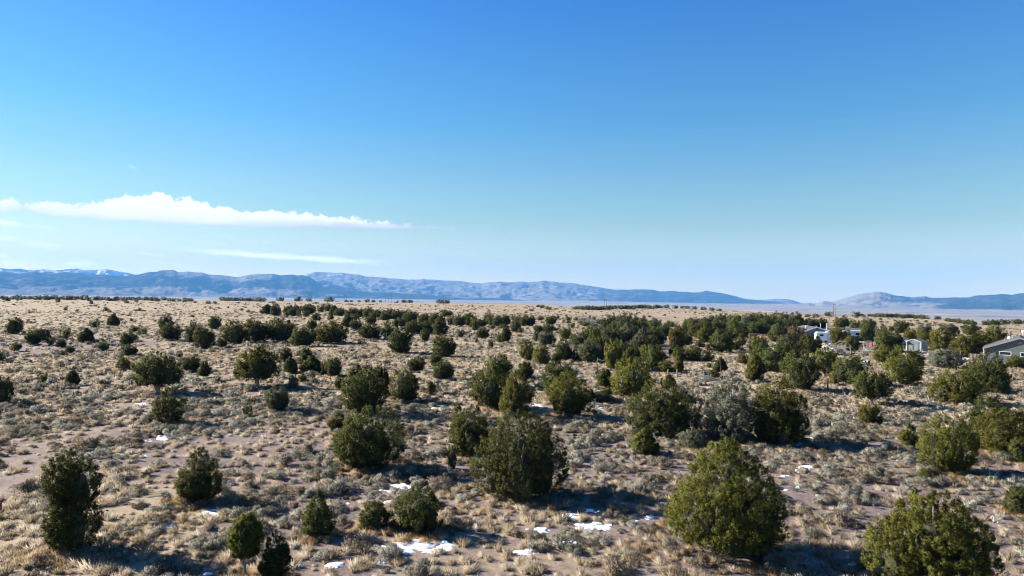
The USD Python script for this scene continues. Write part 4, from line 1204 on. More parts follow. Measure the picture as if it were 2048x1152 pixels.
def tuft_mesh(rng, n, r=0.22, h=0.34, wd=0.02):
    """Bunch grass: bent blades fanning from the base."""
    a = rng.uniform(0, 2 * np.pi, n)
    rad = r * 0.55 * rng.uniform(0, 1, n) ** 0.6
    b = np.stack([np.cos(a) * rad, np.sin(a) * rad, np.zeros(n)], -1)
    a2 = a + rng.normal(0, 0.6, n)
    le = rng.uniform(0.15, 0.95, n)
    hh = h * rng.uniform(0.55, 1.15, n)
    tip = b + np.stack([np.cos(a2) * le * r, np.sin(a2) * le * r, hh], -1)
    sd = np.stack([-np.sin(a2), np.cos(a2), np.zeros(n)], -1) * wd * rng.uniform(0.7, 1.5, n)[:, None]
    sd = sd + rng.normal(0, wd * 0.4, sd.shape) * np.array([1, 1, 0])
    v = np.stack([b - sd, b + sd, tip], 1)
    nr = unit(np.stack([np.cos(a) * 1.1, np.sin(a) * 1.1, np.full(n, 1.1)], -1) + rng.normal(0, 0.45, (n, 3)))
    g = np.cross(v[:, 1] - v[:, 0], v[:, 2] - v[:, 0])
    fl = (g * nr).sum(1) < 0
    v[fl] = v[fl][:, [1, 0, 2]]
    return v.reshape(-1, 3), np.arange(3 * n).reshape(-1, 3), np.repeat(nr, 3, 0)


def stems(rng, r=0.4, h=0.4):
    ms = []
    for _ in range(6):
        a = rng.uniform(0, 6.28)
        ms.append(bar((0, 0, -0.05), (math.cos(a) * r * rng.uniform(0.3, 0.8), math.sin(a) * r * rng.uniform(0.3, 0.8), h * rng.uniform(0.4, 0.8)), 0.022, 0.008, 4))
    return join(ms)


crng = np.random.default_rng(77)
SAGE_CLASS, SAGE_FAR = [], []
for i in range(6):
    path = f'/World/sage_class_{i:03d}'
    stage.CreateClassPrim(path)
    dry = i >= 4
    v, f, n = bush_mesh(crng, 1300, 0.5, 0.5, 0.052, 5 + i)
    part('foliage', (v, f), SAGE_DRY if dry else SAGE, raw=path + '/foliage', normals=n)
    part('stem', stems(crng), TWIG, raw=path + '/stem')
    SAGE_CLASS.append(path)


def instancer(name, protos, pts, rots, scales, which, kind_label):
    """Uncountable cover as one point instancer."""
    pi = UsdGeom.PointInstancer.Define(stage, numbered('/World', name))
    base = str(pi.GetPath())
    UsdGeom.Scope.Define(stage, base + '/kinds')
    rel = pi.CreatePrototypesRel()
    for i, (mesh, mat) in enumerate(protos):
        v, f, n = mesh
        part('clump', (v, f), mat, raw=f'{base}/kinds/clump_{i:03d}', normals=n)
        rel.AddTarget(f'{base}/kinds/clump_{i:03d}')
    pi.CreateProtoIndicesAttr(Vt.IntArray.FromNumpy(np.asarray(which, np.int32)))
    pi.CreatePositionsAttr(Vt.Vec3fArray.FromNumpy(np.asarray(pts, np.float32)))
    pi.CreateScalesAttr(Vt.Vec3fArray.FromNumpy(np.asarray(scales, np.float32)))
    q = [Gf.Quath(float(math.cos(a / 2)), 0.0, 0.0, float(math.sin(a / 2))) for a in rots]
    pi.CreateOrientationsAttr(Vt.QuathArray(q))
    tag(pi, kind_label[0], kind_label[1], kind='stuff')
    return pi


def scatter(rng, density, r0, r1, half=math.radians(44)):
    """Random points of a ring sector before the camera, density per square metre."""
    n = int(density * half * (r1 * r1 - r0 * r0))
    r = np.sqrt(rng.uniform(r0 * r0, r1 * r1, n))
    a = rng.uniform(-half, half, n)
    return r * np.sin(a), r * np.cos(a)


BP = np.array([b[0][:2] for b in BASES])
BR = np.array([b[1] for b in BASES])
from scipy.spatial import cKDTree
_tree = cKDTree(BP)


def clear_of_trees(x, y, f=0.30):
    d, j = _tree.query(np.stack([x, y], -1), k=1)
    return d > BR[j] * f


KEEP_OUT = []                                  # (x, y, radius) of buildings and yards


SNOW_AT = []
for px, py, w, h, _l in SNOW:
    c = at(px, py)
    SNOW_AT.append((c[0], c[1], max(0.25, 0.5 * w * depth_of(c) / FL), max(0.25, 0.55 * abs(at(px, py - h / 2)[1] - at(px, py + h / 2)[1]))))


def open_ground(x, y):
    ok = np.ones(len(x), bool)
    for a, b, r in KEEP_OUT:
        ok &= np.hypot(x - a, y - b) > r
    for a, b, ru, rv in SNOW_AT:
        ok &= np.hypot((x - a) / (ru * 0.75 + 0.05), (y - b) / (rv * 0.85 + 0.05)) > 1.0
    return ok


for px, py, r in ((1635, 682, 6.5), (1827, 700, 4.5), (1797, 700, 3.0), (2030, 727, 8.0), (1848, 722, 2.0), (1736, 700, 2.0)):
    q = at(px, py)
    KEEP_OUT.append((q[0], q[1], r))
SX, SY, SS = [], [], []
for r0, r1, dens, s0 in ((21, 48, 1.4, 0.84), (48, 85, 1.25, 0.92), (85, 150, 0.62, 1.08), (150, 260, 0.24, 1.25), (260, 420, 0.10, 1.3)):
    x, y = scatter(crng, dens, r0, r1)
    r, az = np.hypot(x, y), np.arctan2(x, y)
    g = grassiness(x, y)
    want = np.clip(1.15 - 0.95 * g, 0.05, 1) * smoothstep(0.40, 0.58, fbm2(x, y, 5.5, 3, 41) + 0.07) * smoothstep(0.30, 0.52, fbm2(x, y, 19, 2, 43) + 0.05)
    td = track_distance(x, y)
    ok = (crng.uniform(0, 1, len(x)) < want) & (np.abs(td - 0.85) > 0.5) & clear_of_trees(x, y) & open_ground(x, y)
    x, y = x[ok], y[ok]
    SX.append(x); SY.append(y); SS.append(s0 * np.exp(crng.normal(0, 0.40, len(x))))
SX, SY, SS = np.concatenate(SX), np.concatenate(SY), np.concatenate(SS)
SS = np.clip(SS, 0.25, 2.0)
SZ = ground(SX, SY)
pxs_, pys_ = project(np.stack([SX, SY, SZ + 0.2], -1))
size_px = SS * FL / np.hypot(SX, SY)
inside = (pxs_ > 4) & (pxs_ < 2044) & (pys_ < 1150) & (pys_ > 600)
order = np.argsort(-(size_px * inside))[:300]
single = np.zeros(len(SX), bool); single[order] = True
SAGE_WORD = ['grey green sagebrush', 'grey green sagebrush', 'pale sagebrush', 'pale sagebrush', 'brownish dry brush', 'brownish dry brush']
said = {}
for j in np.where(single)[0]:
    v = int(crng.integers(0, 6))
    o = instance('sagebrush', SAGE_CLASS[v], (SX[j], SY[j], SZ[j] - 0.02), float(crng.uniform(0, 6.28)), (SS[j] * 1.05, SS[j] * 0.95, SS[j] * crng.uniform(0.68, 0.95)))
    ds = sorted((math.hypot(pxs_[j] - a[1], 2 * (pys_[j] - a[2])), a) for a in ANCHORS)
    d, a = ds[0]
    lab = f'{SAGE_WORD[v]} clump {relation(pxs_[j] - a[1], 2 * (pys_[j] - a[2]), d > 110)}{a[0]}'
    tag(o, lab, 'bush', lab.replace(' clump ', ' clumps '))
rest = ~single
rng2 = np.random.default_rng(5)
mid = rest & (np.hypot(SX, SY) < 90)
far = rest & ~mid
for sel, tris, leaf in ((mid, 640, 0.075), (far, 130, 0.165)):
    protos = [(bush_mesh(rng2, tris, 0.5, 0.5, leaf, 6), SAGE) for _ in range(4)] + [(bush_mesh(rng2, tris, 0.5, 0.45, leaf, 6), SAGE_DRY) for _ in range(2)]
    m = int(sel.sum())
    instancer('sagebrush_cover', protos, np.stack([SX[sel], SY[sel], SZ[sel] - 0.02], -1), rng2.uniform(0, 6.28, m), np.stack([SS[sel] * 1.05, SS[sel] * 0.95, SS[sel] * rng2.uniform(0.62, 0.95, m)], -1), rng2.integers(0, 6, m),
              ('grey green sagebrush scattered over the ' + ('foreground soil' if sel is mid else 'distant plain'), 'sagebrush'))

GXs, GYs, GSs, Gk = [], [], [], []
for r0, r1, dens, s0 in ((21, 48, 5.4, 0.92), (48, 85, 3.4, 0.98), (85, 150, 1.5, 1.35), (150, 260, 0.40, 1.7), (260, 450, 0.07, 2.0)):
    x, y = scatter(crng, dens, r0, r1)
    g = grassiness(x, y)
    want = np.clip(0.10 + 0.95 * g, 0.04, 1) * smoothstep(0.30, 0.56, fbm2(x, y, 3.4, 3, 51) + 0.08)
    td = track_distance(x, y)
    ok = (crng.uniform(0, 1, len(x)) < want) & (np.abs(td - 0.85) > 0.3) & clear_of_trees(x, y, 0.2) & open_ground(x, y)
    GXs.append(x[ok]); GYs.append(y[ok]); GSs.append(s0 * np.exp(crng.normal(0, 0.33, ok.sum()))); Gk.append(crng.integers(0, 5, ok.sum()))
# golden grass gathers round the feet of the trees
for p, W, s, w in BASES:
    if w < 24 or np.hypot(p[0], p[1]) > 150:
        continue
    n = int(min(90, 16 * W * W + 10))
    a, rr_ = crng.uniform(0, 6.28, n), W * crng.uniform(0.22, 0.80, n)
    GXs.append(p[0] + np.cos(a) * rr_); GYs.append(p[1] + np.sin(a) * rr_); GSs.append(crng.uniform(0.5, 1.05, n)); Gk.append(crng.choice([5, 6, 6, 5, 2], n))
GXs, GYs, GSs, Gk = map(np.concatenate, (GXs, GYs, GSs, Gk))
GZs = ground(GXs, GYs)
nearg = np.hypot(GXs, GYs) < 75
for sel, n, wd in ((nearg, 120, 0.012), (~nearg, 34, 0.034)):
    protos = [(tuft_mesh(rng2, n, 0.27, 0.26, wd), GRASS) for _ in range(5)] + [(tuft_mesh(rng2, n, 0.30, 0.28, wd), GOLD) for _ in range(2)]
    m = int(sel.sum())
    sc = np.clip(GSs[sel], 0.25, 3.0)
    instancer('dry_grass', protos, np.stack([GXs[sel], GYs[sel], GZs[sel] - 0.01], -1), rng2.uniform(0, 6.28, m), np.stack([sc * 1.15, sc * 1.15, np.minimum(sc, 1.3) * rng2.uniform(0.7, 1.15, m)], -1), Gk[sel],
              ('dry straw coloured bunch grass over the ' + ('foreground soil' if n == 120 else 'distant plain'), 'grass'))
# stones on the bare soil, and low shrubs speckling the far plain
def stone_mesh(rng):
    m = trimesh.creation.icosphere(1, 1.0)
    v = np.array(m.vertices) * rng.uniform(0.7, 1.25, (len(m.vertices), 1)) * np.array([1, 0.8, 0.55])
    f = np.array(m.faces)
    return v, f, unit(v)


M_STONE = plant_material('field_stone', (0.14, 0.115, 0.10), (0.24, 0.20, 0.18), (0.36, 0.32, 0.29), 0.0)
x, y = scatter(crng, 2.2, 21, 62)
ok = (fbm2(x, y, 7, 3, 61) > 0.42) | (np.hypot(x - gravel[0], y - gravel[1]) < 4)
x, y = x[ok], y[ok]
m = len(x)
sc = 0.035 * np.exp(crng.normal(0, 0.55, m))
instancer('stones', [(stone_mesh(rng2), M_STONE) for _ in range(3)], np.stack([x, y, ground(x, y)], -1), rng2.uniform(0, 6.28, m), np.stack([sc, sc, sc], -1), rng2.integers(0, 3, m), ('small grey brown stones lying on the bare soil', 'stones'))
x, y = scatter(crng, 0.0075, 230, 760)
r, az = np.hypot(x, y), np.arctan2(x, y)
ok = r < np.interp(az, _ra, _rd) - 10
x, y = x[ok], y[ok]
m = len(x)
sc = np.exp(crng.normal(0, 0.35, m)) * 1.3
instancer('low_shrubs', [(bush_mesh(rng2, 90, 0.5, 0.5, 0.2, 5), LEAF['n']), (bush_mesh(rng2, 90, 0.5, 0.5, 0.2, 5), LEAF['k']), (bush_mesh(rng2, 90, 0.5, 0.45, 0.2, 5), SAGE_DRY)], np.stack([x, y, ground(x, y)], -1), rng2.uniform(0, 6.28, m), np.stack([sc, sc, sc * 0.8], -1), rng2.integers(0, 3, m), ('low dark shrubs speckling the far grassland', 'shrubs'))
tris = sum(len(UsdGeom.Mesh(q).GetFaceVertexCountsAttr().Get()) for q in Usd.PrimRange(stage.GetPseudoRoot(), Usd.PrimAllPrimsPredicate) if q.IsA(UsdGeom.Mesh))
print('triangles', tris)
print('sage', len(SX), 'grass', len(GXs))

# ------------------------------------------------------------------ buildings and yard
def spot(px, py, dz=0.0):
    p = at(px, py)
    return p + np.array([0, 0, dz])


def facing(p):
    """Turn about z so that local -y faces the camera."""
    return -math.atan2(p[0], p[1])


def gable_walls(W, L, eave, ridge):
    outline = [(-W / 2, -0.3), (W / 2, -0.3), (W / 2, eave), (0, ridge), (-W / 2, eave)]
    m = prism(outline, 0, L)                     # outline in (y, z) along x
    v = m.vertices
    m = trimesh.Trimesh(np.stack([v[:, 1], v[:, 0], v[:, 2]], 1), m.faces[:, ::-1], process=False)
    return m


def roof_slab(W, L, eave, ridge, side, over=0.45, th=0.16):
    """One slope of a gable roof with overhang."""
    sl = (ridge - eave) / (W / 2)
    xe, ze = W / 2 + over, eave - over * sl
    q = [(0, ridge), (xe, ze), (xe, ze + th), (0, ridge + th)]
    v = np.array([(side * x, y, z) for y in (-over, L + over) for x, z in q])
    f = np.array([[0, 1, 2], [0, 2, 3], [4, 6, 5], [4, 7, 6], [0, 4, 5], [0, 5, 1], [1, 5, 6], [1, 6, 2], [2, 6, 7], [2, 7, 3], [3, 7, 4], [3, 4, 0]])
    m = trimesh.Trimesh(v, f, process=False)
    m.fix_normals()
    return m


def rake_board(W, eave, ridge, side, y, over=0.45, h=0.2):
    sl = (ridge - eave) / (W / 2)
    xe, ze = W / 2 + over, eave - over * sl
    v = np.array([(side * x, yy, z) for yy in (y, y - 0.05) for x, z in ((0, ridge - h * 0.5), (xe, ze - h * 0.5), (xe, ze + h), (0, ridge + h))])
    f = np.array([[0, 1, 2], [0, 2, 3], [4, 6, 5], [4, 7, 6], [0, 4, 5], [0, 5, 1], [1, 5, 6], [1, 6, 2], [2, 6, 7], [2, 7, 3], [3, 7, 4], [3, 4, 0]])
    m = trimesh.Trimesh(v, f, process=False)
    m.fix_normals()
    return m


M_SIDING = simple('grey_green_siding', (0.105, 0.123, 0.128), 0.7, noise=(1.2, 0.15))
M_SIDING2 = simple('blue_grey_siding', (0.100, 0.120, 0.155), 0.7, noise=(1.2, 0.15))
M_ROOF = simple('brown_shingles', (0.088, 0.070, 0.066), 0.9, noise=(6.0, 0.3))
M_ROOF2 = simple('grey_shingles', (0.075, 0.071, 0.076), 0.9, noise=(6.0, 0.3))
M_TRIM = simple('pale_trim', (0.55, 0.58, 0.60), 0.6)
M_TRIM2 = simple('grey_trim', (0.20, 0.225, 0.24), 0.6)
M_WHITE = simple('white_paint', (0.80, 0.81, 0.82), 0.45, noise=(1.5, 0.05))
M_GLASS = usdkit.material(stage, '/World/Looks/dark_window', {'p': ('principled_bsdf', {'base_color': (0.02, 0.024, 0.03), 'roughness': 0.08, 'specular_ior_level': 0.6})}, surface='p.BSDF')
M_METAL = simple('galvanised_metal', (0.55, 0.57, 0.58), 0.4, 0.85, noise=(4.0, 0.15))
M_SHED = simple('grey_green_sheet_metal', (0.125, 0.150, 0.154), 0.55, noise=(1.5, 0.12))
M_SHED_ROOF = simple('dark_shed_roof', (0.11, 0.105, 0.11), 0.7, noise=(3.0, 0.2))
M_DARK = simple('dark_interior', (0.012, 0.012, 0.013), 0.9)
M_WOOD = simple('weathered_wood', (0.27, 0.235, 0.205), 0.9, noise=(7.0, 0.35), bump=0.4)
M_WOOD_DARK = simple('dark_fence_wood', (0.105, 0.085, 0.070), 0.9, noise=(7.0, 0.35))
M_WOOD_WHITE = simple('bleached_wood', (0.62, 0.58, 0.52), 0.9, noise=(7.0, 0.2))
M_RUST = simple('rusty_steel', (0.20, 0.105, 0.065), 0.85, noise=(8.0, 0.4))
M_ORANGE = simple('orange_brown_boards', (0.42, 0.135, 0.050), 0.7, noise=(5.0, 0.25))
M_BLUE = simple('blue_tarp', (0.10, 0.20, 0.42), 0.5, noise=(3.0, 0.2))
M_TANK = simple('blue_grey_tank', (0.22, 0.26, 0.32), 0.5, noise=(3.0, 0.2))
M_BLACK = simple('black_rubber', (0.02, 0.02, 0.02), 0.7)
M_RED = simple('red_painted_post', (0.22, 0.062, 0.036), 0.7, noise=(6.0, 0.3))


def house(name, loc, rotz, W, L, eave, ridge, wall, roof, trim, label):
    o = empty(name, loc, rotz)
    part('wall', gable_walls(W, L, eave, ridge), wall, o)
    boards = []
    n = int(eave / 0.22)
    for i in range(n):
        boards.append(box(W - 0.02, 0.03, 0.205, (0, -0.012, 0.02 + i * 0.22)))
    z = eave
    while z < ridge - 0.3:
        w = W * (ridge - z - 0.22) / (ridge - eave)
        boards.append(box(max(w, 0.2), 0.03, 0.205, (0, -0.012, z + 0.02)))
        z += 0.22
    part('siding', join(boards), wall, o)
    for s in (-1, 1):
        part('roof', roof_slab(W, L, eave, ridge, s), roof, o)
        part('rake_board', rake_board(W, eave, ridge, s, -0.46), trim, o)
    for s in (-1, 1):
        part('corner_board', box(0.12, 0.12, eave - 0.1, (s * (W / 2 - 0.02), -0.03, 0)), trim, o)
    tag(o, label, 'house')
    return o


def house_window(o, x, z, w, h, trim, y=-0.03):
    f = part('window', join([box(w + 0.2, 0.06, 0.1, (x, y, z - 0.1)), box(w + 0.2, 0.06, 0.1, (x, y, z + h)), box(0.1, 0.06, h, (x - w / 2 - 0.05, y, z)), box(0.1, 0.06, h, (x + w / 2 + 0.05, y, z))]), trim, o)
    part('pane', box(w, 0.04, h, (x, y + 0.012, z)), M_GLASS, f)


# the house cut by the right edge
p = spot(2030, 727)
rz = facing(p)
k = FL / depth_of(p)
hx = spot(2040, 727)
h2 = house('house', hx, rz, 11.2, 13.0, 2.75, 4.9, M_SIDING, M_ROOF, M_TRIM2, 'grey green house with brown roof cut by the right edge')
house_window(h2, -2.35, 1.55, 1.75, 0.55, M_TRIM)
house_window(h2, 0.65, 1.45, 1.1, 0.62, M_TRIM)
part('gable_vent', box(0.6, 0.05, 0.45, (0, -0.04, 3.75)), M_TRIM2, h2)
part('porch_post', box(0.14, 0.14, 2.5, (-5.9, 1.2, 0)), M_TRIM, h2)
part('porch_beam', box(0.16, 3.0, 0.2, (-5.9, 2.0, 2.45)), M_TRIM, h2)
dish = trimesh.creation.icosphere(2, 0.30); dish.apply_scale([1, 0.35, 1]); dish.apply_translation([0, 0, 0.5])
dm = join([dish, bar((0, 0.1, -0.3), (0, 0.1, 0.35), 0.04)])
for x, y, z in ((-1.75, 3.0, 4.3), (0.5, 8.0, 5.5)):
    d_ = dm.copy(); d_.apply_translation([x, y, z]); part('satellite_dish', d_, M_WHITE, h2)
part('vent_pipe', bar((-1.2, 2.2, 4.2), (-1.2, 2.2, 5.3), 0.08), M_METAL, h2)
part('chimney', join([bar((-1.6, 6.0, 4.0), (-1.6, 6.0, 5.7), 0.13), bar((-1.6, 6.0, 5.7), (-1.6, 6.0, 5.95), 0.2)]), M_SHED_ROOF, h2)
part('chimney', bar((-2.4, 1.4, 3.9), (-2.4, 1.4, 4.8), 0.07), M_TRIM2, h2)

# the left house among the trees
p = spot(1633, 682)
h1 = house('house', p, facing(p) + 0.30, 7.9, 12.5, 2.5, 3.95, M_SIDING2, M_ROOF2, M_TRIM, 'blue grey gabled house half hidden by junipers behind a white trailer')
part('roof_vent', join([bar((-1.9, 4.0, 3.1), (-1.9, 4.0, 4.0), 0.12), bar((-1.9, 4.0, 4.0), (-1.9, 4.0, 4.15), 0.2)]), M_TRIM, h1)
part('roof_vent', box(0.55, 0.55, 0.4, (-0.8, 6.5, 3.75)), M_WHITE, h1)
part('flue_pipe', join([bar((1.4, 1.2, 3.2), (1.4, 1.2, 4.9), 0.10), bar((1.4, 1.2, 4.9), (1.4, 1.2, 5.05), 0.16)]), M_METAL, h1)
part('flue_pipe', join([bar((3.0, 0.6, 2.6), (3.0, 0.6, 5.0), 0.16), bar((3.0, 0.6, 5.0), (3.0, 0.6, 5.2), 0.22)]), M_METAL, h1)

# low building behind
p = spot(1690, 676)
b = empty('outbuilding', p, facing(p) - 0.1)
part('wall', box(8.5, 5.0, 2.2, (0, 2.5, 0)), M_SIDING2, b)
part('roof', trimesh.Trimesh(*(lambda v, f: (v, f))(np.array([(-4.8, -0.5, 2.2), (4.8, -0.5, 2.2), (4.8, 5.5, 2.2), (-4.8, 5.5, 2.2), (-4.8, 2.5, 3.1), (4.8, 2.5, 3.1)]), np.array([[0, 1, 5], [0, 5, 4], [2, 3, 4], [2, 4, 5], [1, 2, 5], [3, 0, 4], [0, 3, 2], [0, 2, 1]])), process=False), M_ROOF2, b)
part('eave_board', box(9.7, 0.06, 0.22, (0, -0.54, 2.08)), M_WHITE, b)
tag(b, 'low dark roofed outbuilding with white eave behind the white trailer', 'building')

# white camper trailer
p = spot(1648, 684.5)
t = empty('camper_trailer', p, facing(p) + 0.25)
import shapely.geometry as sg
prof = sg.Polygon([(-1.9, 0.55), (1.9, 0.55), (2.05, 1.2), (1.95, 2.35), (1.75, 2.75), (-1.7, 2.75), (-2.0, 2.2), (-2.05, 1.1)]).buffer(0.08)
m = trimesh.creation.extrude_polygon(prof, 2.2, engine='earcut')
v = m.vertices; m = trimesh.Trimesh(np.stack([v[:, 0], v[:, 2], v[:, 1]], 1), m.faces[:, ::-1], process=False); m.fix_normals()
part('body', m, M_WHITE, t)
part('window', box(0.9, 0.05, 0.5, (-0.6, -0.02, 1.75)), M_GLASS, t)
part('door', box(0.6, 0.05, 1.75, (1.1, -0.02, 0.65)), M_TRIM, t)
for x in (-0.4, 0.45):
    w = trimesh.creation.cylinder(0.33, 0.2, sections=16); w.apply_transform(trimesh.transformations.rotation_matrix(math.pi / 2, [1, 0, 0])); w.apply_translation([x, 0.12, 0.33])
    part('wheel', w, M_BLACK, t)
part('roof_unit', box(0.8, 0.7, 0.28, (1.2, 1.1, 2.8)), M_WHITE, t)
part('hitch', bar((-2.0, 1.1, 0.55), (-3.0, 1.1, 0.5), 0.06), M_SHED_ROOF, t)
tag(t, 'white camper trailer parked in front of the blue grey house', 'trailer')

# white motorhome under the trees
p = spot(1710, 682)
t = empty('motorhome', p, facing(p) + 0.5)
prof = sg.Polygon([(-3.0, 0.6), (3.0, 0.6), (3.0, 2.9), (-2.0, 2.9), (-3.1, 2.6), (-3.4, 2.1), (-3.0, 1.9), (-3.2, 1.2)])
m = trimesh.creation.extrude_polygon(prof, 2.3, engine='earcut')
v = m.vertices; m = trimesh.Trimesh(np.stack([v[:, 0], v[:, 2], v[:, 1]], 1), m.faces[:, ::-1], process=False); m.fix_normals()
part('body', m, M_WHITE, t)
part('window', box(1.5, 0.05, 0.6, (0.9, -0.02, 1.75)), M_GLASS, t)
part('window', box(0.9, 0.05, 0.55, (-1.7, -0.02, 1.7)), M_GLASS, t)
part('stripe', box(5.6, 0.03, 0.18, (0, -0.015, 1.25)), M_BLUE, t)
for x in (-2.0, 1.7):
    w = trimesh.creation.cylinder(0.38, 0.25, sections=16); w.apply_transform(trimesh.transformations.rotation_matrix(math.pi / 2, [1, 0, 0])); w.apply_translation([x, 0.12, 0.38])
    part('wheel', w, M_BLACK, t)
tag(t, 'white motorhome with dark windows under trees right of the outbuilding', 'motorhome')


def shed(px, py, rot, W, L, eave, ridge, label, opened):
    p = spot(px, py)
    o = empty('metal_shed', p, facing(p) + rot)
    part('wall', gable_walls(W, L, eave, ridge), M_SHED, o)
    for s in (-1, 1):
        part('roof', roof_slab(W, L, eave, ridge, s, 0.12, 0.06), M_SHED_ROOF, o)
        part('gable_trim', rake_board(W, eave, ridge, s, -0.14, 0.12, 0.06), M_TRIM, o)
        part('corner_post', box(0.1, 0.06, eave, (s * (W / 2 - 0.05), -0.03, 0)), M_TRIM, o)
    part('door_track', box(W * 0.94, 0.09, 0.12, (0, -0.045, eave - 0.16)), M_SHED_ROOF, o)
    ribs = []
    for s in (-1, 1):
        if opened and s > 0:
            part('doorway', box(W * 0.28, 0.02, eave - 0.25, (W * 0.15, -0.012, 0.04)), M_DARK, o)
            continue
        d_ = part('door', box(W * 0.29, 0.04, eave - 0.25, (s * W * 0.15, -0.03, 0.04)), M_SHED, o)
        part('door_rib', join([box(0.03, 0.02, eave - 0.3, (s * W * 0.15 + q, -0.055, 0.06)) for q in np.linspace(-W * 0.12, W * 0.12, 5)]), M_SHED, d_)
    part('wall_rib', join([box(0.03, 0.02, eave - 0.25, (s * W * q, -0.012, 0.03)) for s in (-1, 1) for q in (0.33, 0.38, 0.43)]), M_SHED, o)
    tag(o, label, 'shed')
    return o


shed(1827, 701, -0.42, 3.5, 3.4, 2.15, 2.75, 'grey green metal shed with closed double doors left of the wagon', False)
shed(1796, 697.5, -0.42, 3.5, 3.4, 2.15, 2.75, 'grey green metal shed with black open doorway half behind a tree', True)
p = spot(1807.5, 700)
o = empty('lean_to', p, facing(p) - 0.42)
part('roof', box(1.5, 2.2, 0.08, (0, 1.0, 2.1)), M_TRIM, o)
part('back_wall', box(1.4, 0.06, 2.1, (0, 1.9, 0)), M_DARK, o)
part('post', box(0.09, 0.09, 2.1, (-0.68, -0.02, 0)), M_TRIM, o)
part('post', box(0.09, 0.09, 2.1, (0.68, -0.02, 0)), M_TRIM, o)
tag(o, 'narrow lean-to with black opening between the two metal sheds', 'lean-to')
p = spot(1826, 704)
o = empty('kerb', p, facing(p))
part('edge', box(7.5, 0.25, 0.16, (-0.2, 0, -0.02)), M_WOOD_WHITE, o)
tag(o, 'low pale timber edging along the front of the metal sheds', 'edging')

# pole frame and timber heap
rg = np.random.default_rng(12)
p = spot(1668, 707)
o = empty('pole_frame', p, facing(p))
k = FL / depth_of(p)
for x, h in ((-3.6, 1.7), (-1.2, 1.6), (1.1, 2.9), (2.5, 3.0), (3.3, 1.9)):
    part('post', bar((x, rg.uniform(-0.3, 0.3), -0.1), (x + rg.uniform(-0.15, 0.15), rg.uniform(-0.3, 0.3), h), 0.09, 0.07), M_WOOD, o)
for a_, b_ in (((-1.6, 0, 1.0), (1.3, 0.2, 2.9)), ((-0.9, 0.2, 1.0), (2.3, 0.1, 2.8)), ((1.1, 0, 2.7), (2.6, 0, 2.8)), ((1.2, 0, 1.4), (3.3, 0, 1.5)), ((2.5, 0.1, 2.7), (4.4, 0.1, 0.8)), ((1.1, 0.1, 2.2), (3.2, 0.0, 1.3)), ((2.2, 0, 1.0), (4.2, -0.1, 0.1))):
    part('brace', bar(a_, b_, 0.06, 0.05), M_WOOD, o)
tag(o, 'tall frame of leaning grey poles in front of the outbuilding', 'pole frame')
p = spot(1655, 706)
o = empty('timber_heap', p, facing(p))
for i in range(22):
    c = np.array([rg.uniform(-1.9, 1.9), rg.uniform(-0.5, 0.6), 0])
    c[2] = rg.uniform(0.1, 2.3) * (1 - abs(c[0]) / 3.2)
    d_ = unit(np.array([rg.uniform(-1, 1), rg.uniform(-0.5, 0.5), rg.uniform(-0.6, 0.9)]))
    l = rg.uniform(0.6, 1.2)
    part('log', bar(c - d_ * l, c + d_ * l, rg.uniform(0.07, 0.15), None, 6), M_WOOD_WHITE if i % 3 else M_WOOD, o)
tag(o, 'heap of bleached timber and roots below the white trailer', 'timber heap')
p = spot(1684, 707)
o = empty('plank_fence', p, facing(p) - 0.2)
for i in range(9):
    part('board', box(0.17, 0.04, 1.9 + 0.2 * math.sin(i * 2.1), (-0.9 + i * 0.21, 0, -0.05)), M_WOOD, o)
part('rail', bar((-1.0, 0.05, 1.2), (0.95, 0.05, 1.3), 0.05), M_WOOD, o)
tag(o, 'weathered upright board panel at the right of the timber heap', 'fence panel')

# small coop, trough, table, tank
p = spot(1737, 698.5)
o = empty('coop', p, facing(p) - 0.2)
part('wall', box(1.25, 1.1, 1.25, (0.1, 0.6, 0.55)), M_ORANGE, o)
part('door', box(0.42, 0.05, 0.85, (-0.15, 0.03, 0.62)), M_RUST, o)
part('roof', roof_slab(1.5, 1.3, 1.75, 2.15, -1, 0.15, 0.07), M_BLUE, o)
part('roof', roof_slab(1.5, 1.3, 1.75, 2.15, 1, 0.15, 0.07), M_BLUE, o)
for x in (-0.45, 0.65):
    for y in (0.1, 1.1):
        part('leg', box(0.09, 0.09, 0.56, (x, y, 0)), M_WOOD, o)
tag(o, 'orange brown wooden coop with blue roof beside the sheds', 'coop')
p = spot(1736, 699.5)
o = empty('trough', p, facing(p))
part('basin', join([box(1.4, 0.08, 0.6, (0, -0.3, 0)), box(1.4, 0.08, 0.6, (0, 0.3, 0)), box(0.08, 0.52, 0.6, (-0.66, 0, 0)), box(0.08, 0.52, 0.6, (0.66, 0, 0)), box(1.24, 0.52, 0.1, (0, 0, 0.05))]), M_WHITE, o)
part('water', box(1.22, 0.5, 0.03, (0, 0, 0.45)), M_BLUE, o)
tag(o, 'white trough standing in front of the orange brown coop', 'trough')
p = spot(1717, 699)
o = empty('shade_frame', p, facing(p) + 0.1)
part('canopy', box(2.6, 1.6, 0.08, (0, 0.8, 1.75)), M_WHITE, o)
for x in (-1.2, 1.2):
    for y in (0.05, 1.5):
        part('leg', bar((x, y, -0.05), (x, y, 1.76), 0.04), M_TRIM, o)
part('rail', bar((1.2, 0.05, 1.7), (2.3, 0.1, 1.65), 0.03), M_TRIM, o)
part('leg', bar((2.3, 0.1, -0.05), (2.3, 0.1, 1.7), 0.04), M_TRIM, o)
tag(o, 'white flat topped frame on thin legs left of the coop', 'canopy')
p = spot(1732, 732)
o = empty('water_tank', p, facing(p) - 0.5)
